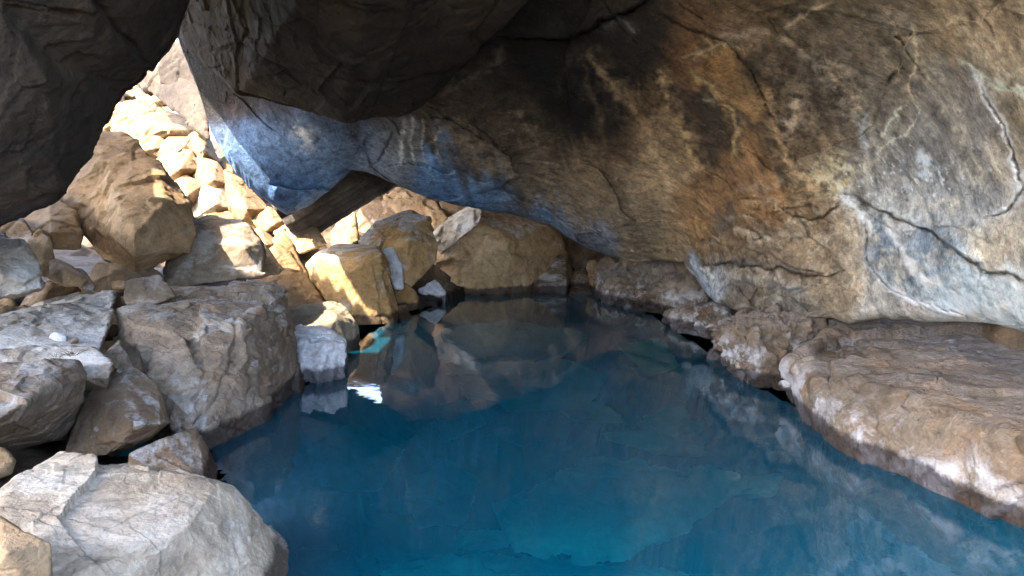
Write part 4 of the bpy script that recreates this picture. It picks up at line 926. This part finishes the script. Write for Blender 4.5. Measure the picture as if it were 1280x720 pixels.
sub([(770, 430, 'h', -.16), (830, 424, 'h', -.14), (890, 452, 'h', -.22), (810, 472, 'h', -.30)], 'sunken shelf along the right bank, below the thin low shelf', .6)
sub([(505, 600, 'h', -.5), (560, 575, 'h', -.45), (600, 600, 'h', -.5), (580, 655, 'h', -.6), (520, 660, 'h', -.6)], 'deeper sunken block left of the large pale teal slab', .5)
sub([(540, 508, 'h', -.35), (590, 500, 'h', -.3), (610, 530, 'h', -.4), (560, 552, 'h', -.5)], 'small sunken block left of the middle one', .4)
sub([(800, 520, 'h', -.5), (870, 500, 'h', -.45), (930, 530, 'h', -.5), (880, 570, 'h', -.6), (815, 565, 'h', -.6)], 'deep sunken block off the middle ledge', .5)

wr = np.random.default_rng(12)
for k in range(16):
    px = wr.uniform(470, 980); py = wr.uniform(400, 690); w_ = wr.uniform(70, 150) * (py / 560); h_ = w_ * wr.uniform(.22, .4)
    a_ = np.sort(wr.uniform(0, 6.28, 6)); z_ = -wr.uniform(.28, .6)
    pts_ = [(px + w_ / 2 * math.cos(t), py + h_ / 2 * math.sin(t), 'h', z_ + wr.uniform(-.12, .06)) for t in a_] + [(px, py, 'h', z_ + .05)]
    q_ = block(pts_, T=.25)
    if abs(q_[:, 0]).max() < 4:
        rock('sunken_slab', [q_], M_BED, 'faint bluish slab scattered among the sunken blocks on the pool bed', 'sunken slab', group='faint slabs scattered over the pool bed', rough=1.2, pixels=3)

# dry twigs on the slab
def twigs():
    bm = bmesh.new()
    r = random.Random(5)
    c = Vector(H(82, 446, .68))
    for k in range(26):
        a = r.uniform(0, 6.28); L = r.uniform(.03, .09); w = .0016
        s0 = c + Vector((r.uniform(-.05, .05), r.uniform(-.03, .03), r.uniform(.0, .012)))
        d = Vector((math.cos(a), math.sin(a), r.uniform(-.05, .7))).normalized()
        mid = s0 + d * L * .5 + Vector((0, 0, r.uniform(0, .012)))
        end = s0 + d * L
        prev = None
        for p, ww in ((s0, w), (mid, w * .8), (end, w * .4)):
            u = d.orthogonal().normalized(); v = d.cross(u)
            ring = [bm.verts.new(p + u * ww * math.cos(t) + v * ww * math.sin(t) - c) for t in (0, 2.09, 4.19)]
            if prev:
                for i in range(3):
                    bm.faces.new((prev[i], prev[(i + 1) % 3], ring[(i + 1) % 3], ring[i]))
            prev = ring
    me = bpy.data.meshes.new('dry_twigs'); bm.to_mesh(me); bm.free()
    m = rock_mat('dry_twig', (.05, .03, .018), (.09, .055, .03), (.14, .09, .05), wet=False)
    me.materials.append(m)
    o = link('dry_twigs', me, 'small tuft of dry brown twigs on the pale slab at left', 'twigs')
    o.location = c
twigs()

# ------------------------------------------------------------------ camera, light, sky
cam = bpy.data.cameras.new('camera'); co = bpy.data.objects.new('camera', cam); COL.objects.link(co)
cam.sensor_width = 36; cam.lens = 36 * F / 1280; cam.clip_end = 3000; cam.clip_start = .05
co.location = (0, 0, CAM_Z); co.rotation_euler = (math.pi / 2 - PITCH, 0, 0)
SC.camera = co

to_sun = Vector((-.55, -.35, .76)).normalized()
elev = math.asin(to_sun.z); az = math.atan2(to_sun.x, to_sun.y)
sl = bpy.data.lights.new('sun', 'SUN'); sl.energy = 2.0; sl.angle = math.radians(.5); sl.color = (1, .90, .75)
so = bpy.data.objects.new('sun', sl); COL.objects.link(so)
so.rotation_euler = to_sun.to_track_quat('Z', 'Y').to_euler(); so.location = (0, 0, 20)
w = bpy.data.worlds.new('World'); SC.world = w; w.use_nodes = True
nt = w.node_tree; nt.nodes.clear(); b = NB(nt)
sky = b.n('ShaderNodeTexSky', sky_type='NISHITA'); sky.sun_disc = False
sky.dust_density = 3.0; sky.air_density = .85; sky.sun_elevation = elev; sky.sun_rotation = az
bg = b.n('ShaderNodeBackground'); bg.inputs['Strength'].default_value = .15
b.l(sky.outputs[0], bg.inputs[0]); o = b.n('ShaderNodeOutputWorld'); b.l(bg.outputs[0], o.inputs[0])

SC.view_settings.view_transform = 'Standard'; SC.view_settings.look = 'None'
SC.view_settings.exposure = 4.02; SC.view_settings.gamma = 1.0
SC.cycles.use_denoising = True
SC.cycles.max_bounces = 10; SC.cycles.diffuse_bounces = 6; SC.cycles.transparent_max_bounces = 12; SC.cycles.volume_bounces = 1
SC.cycles.sample_clamp_indirect = 6.0
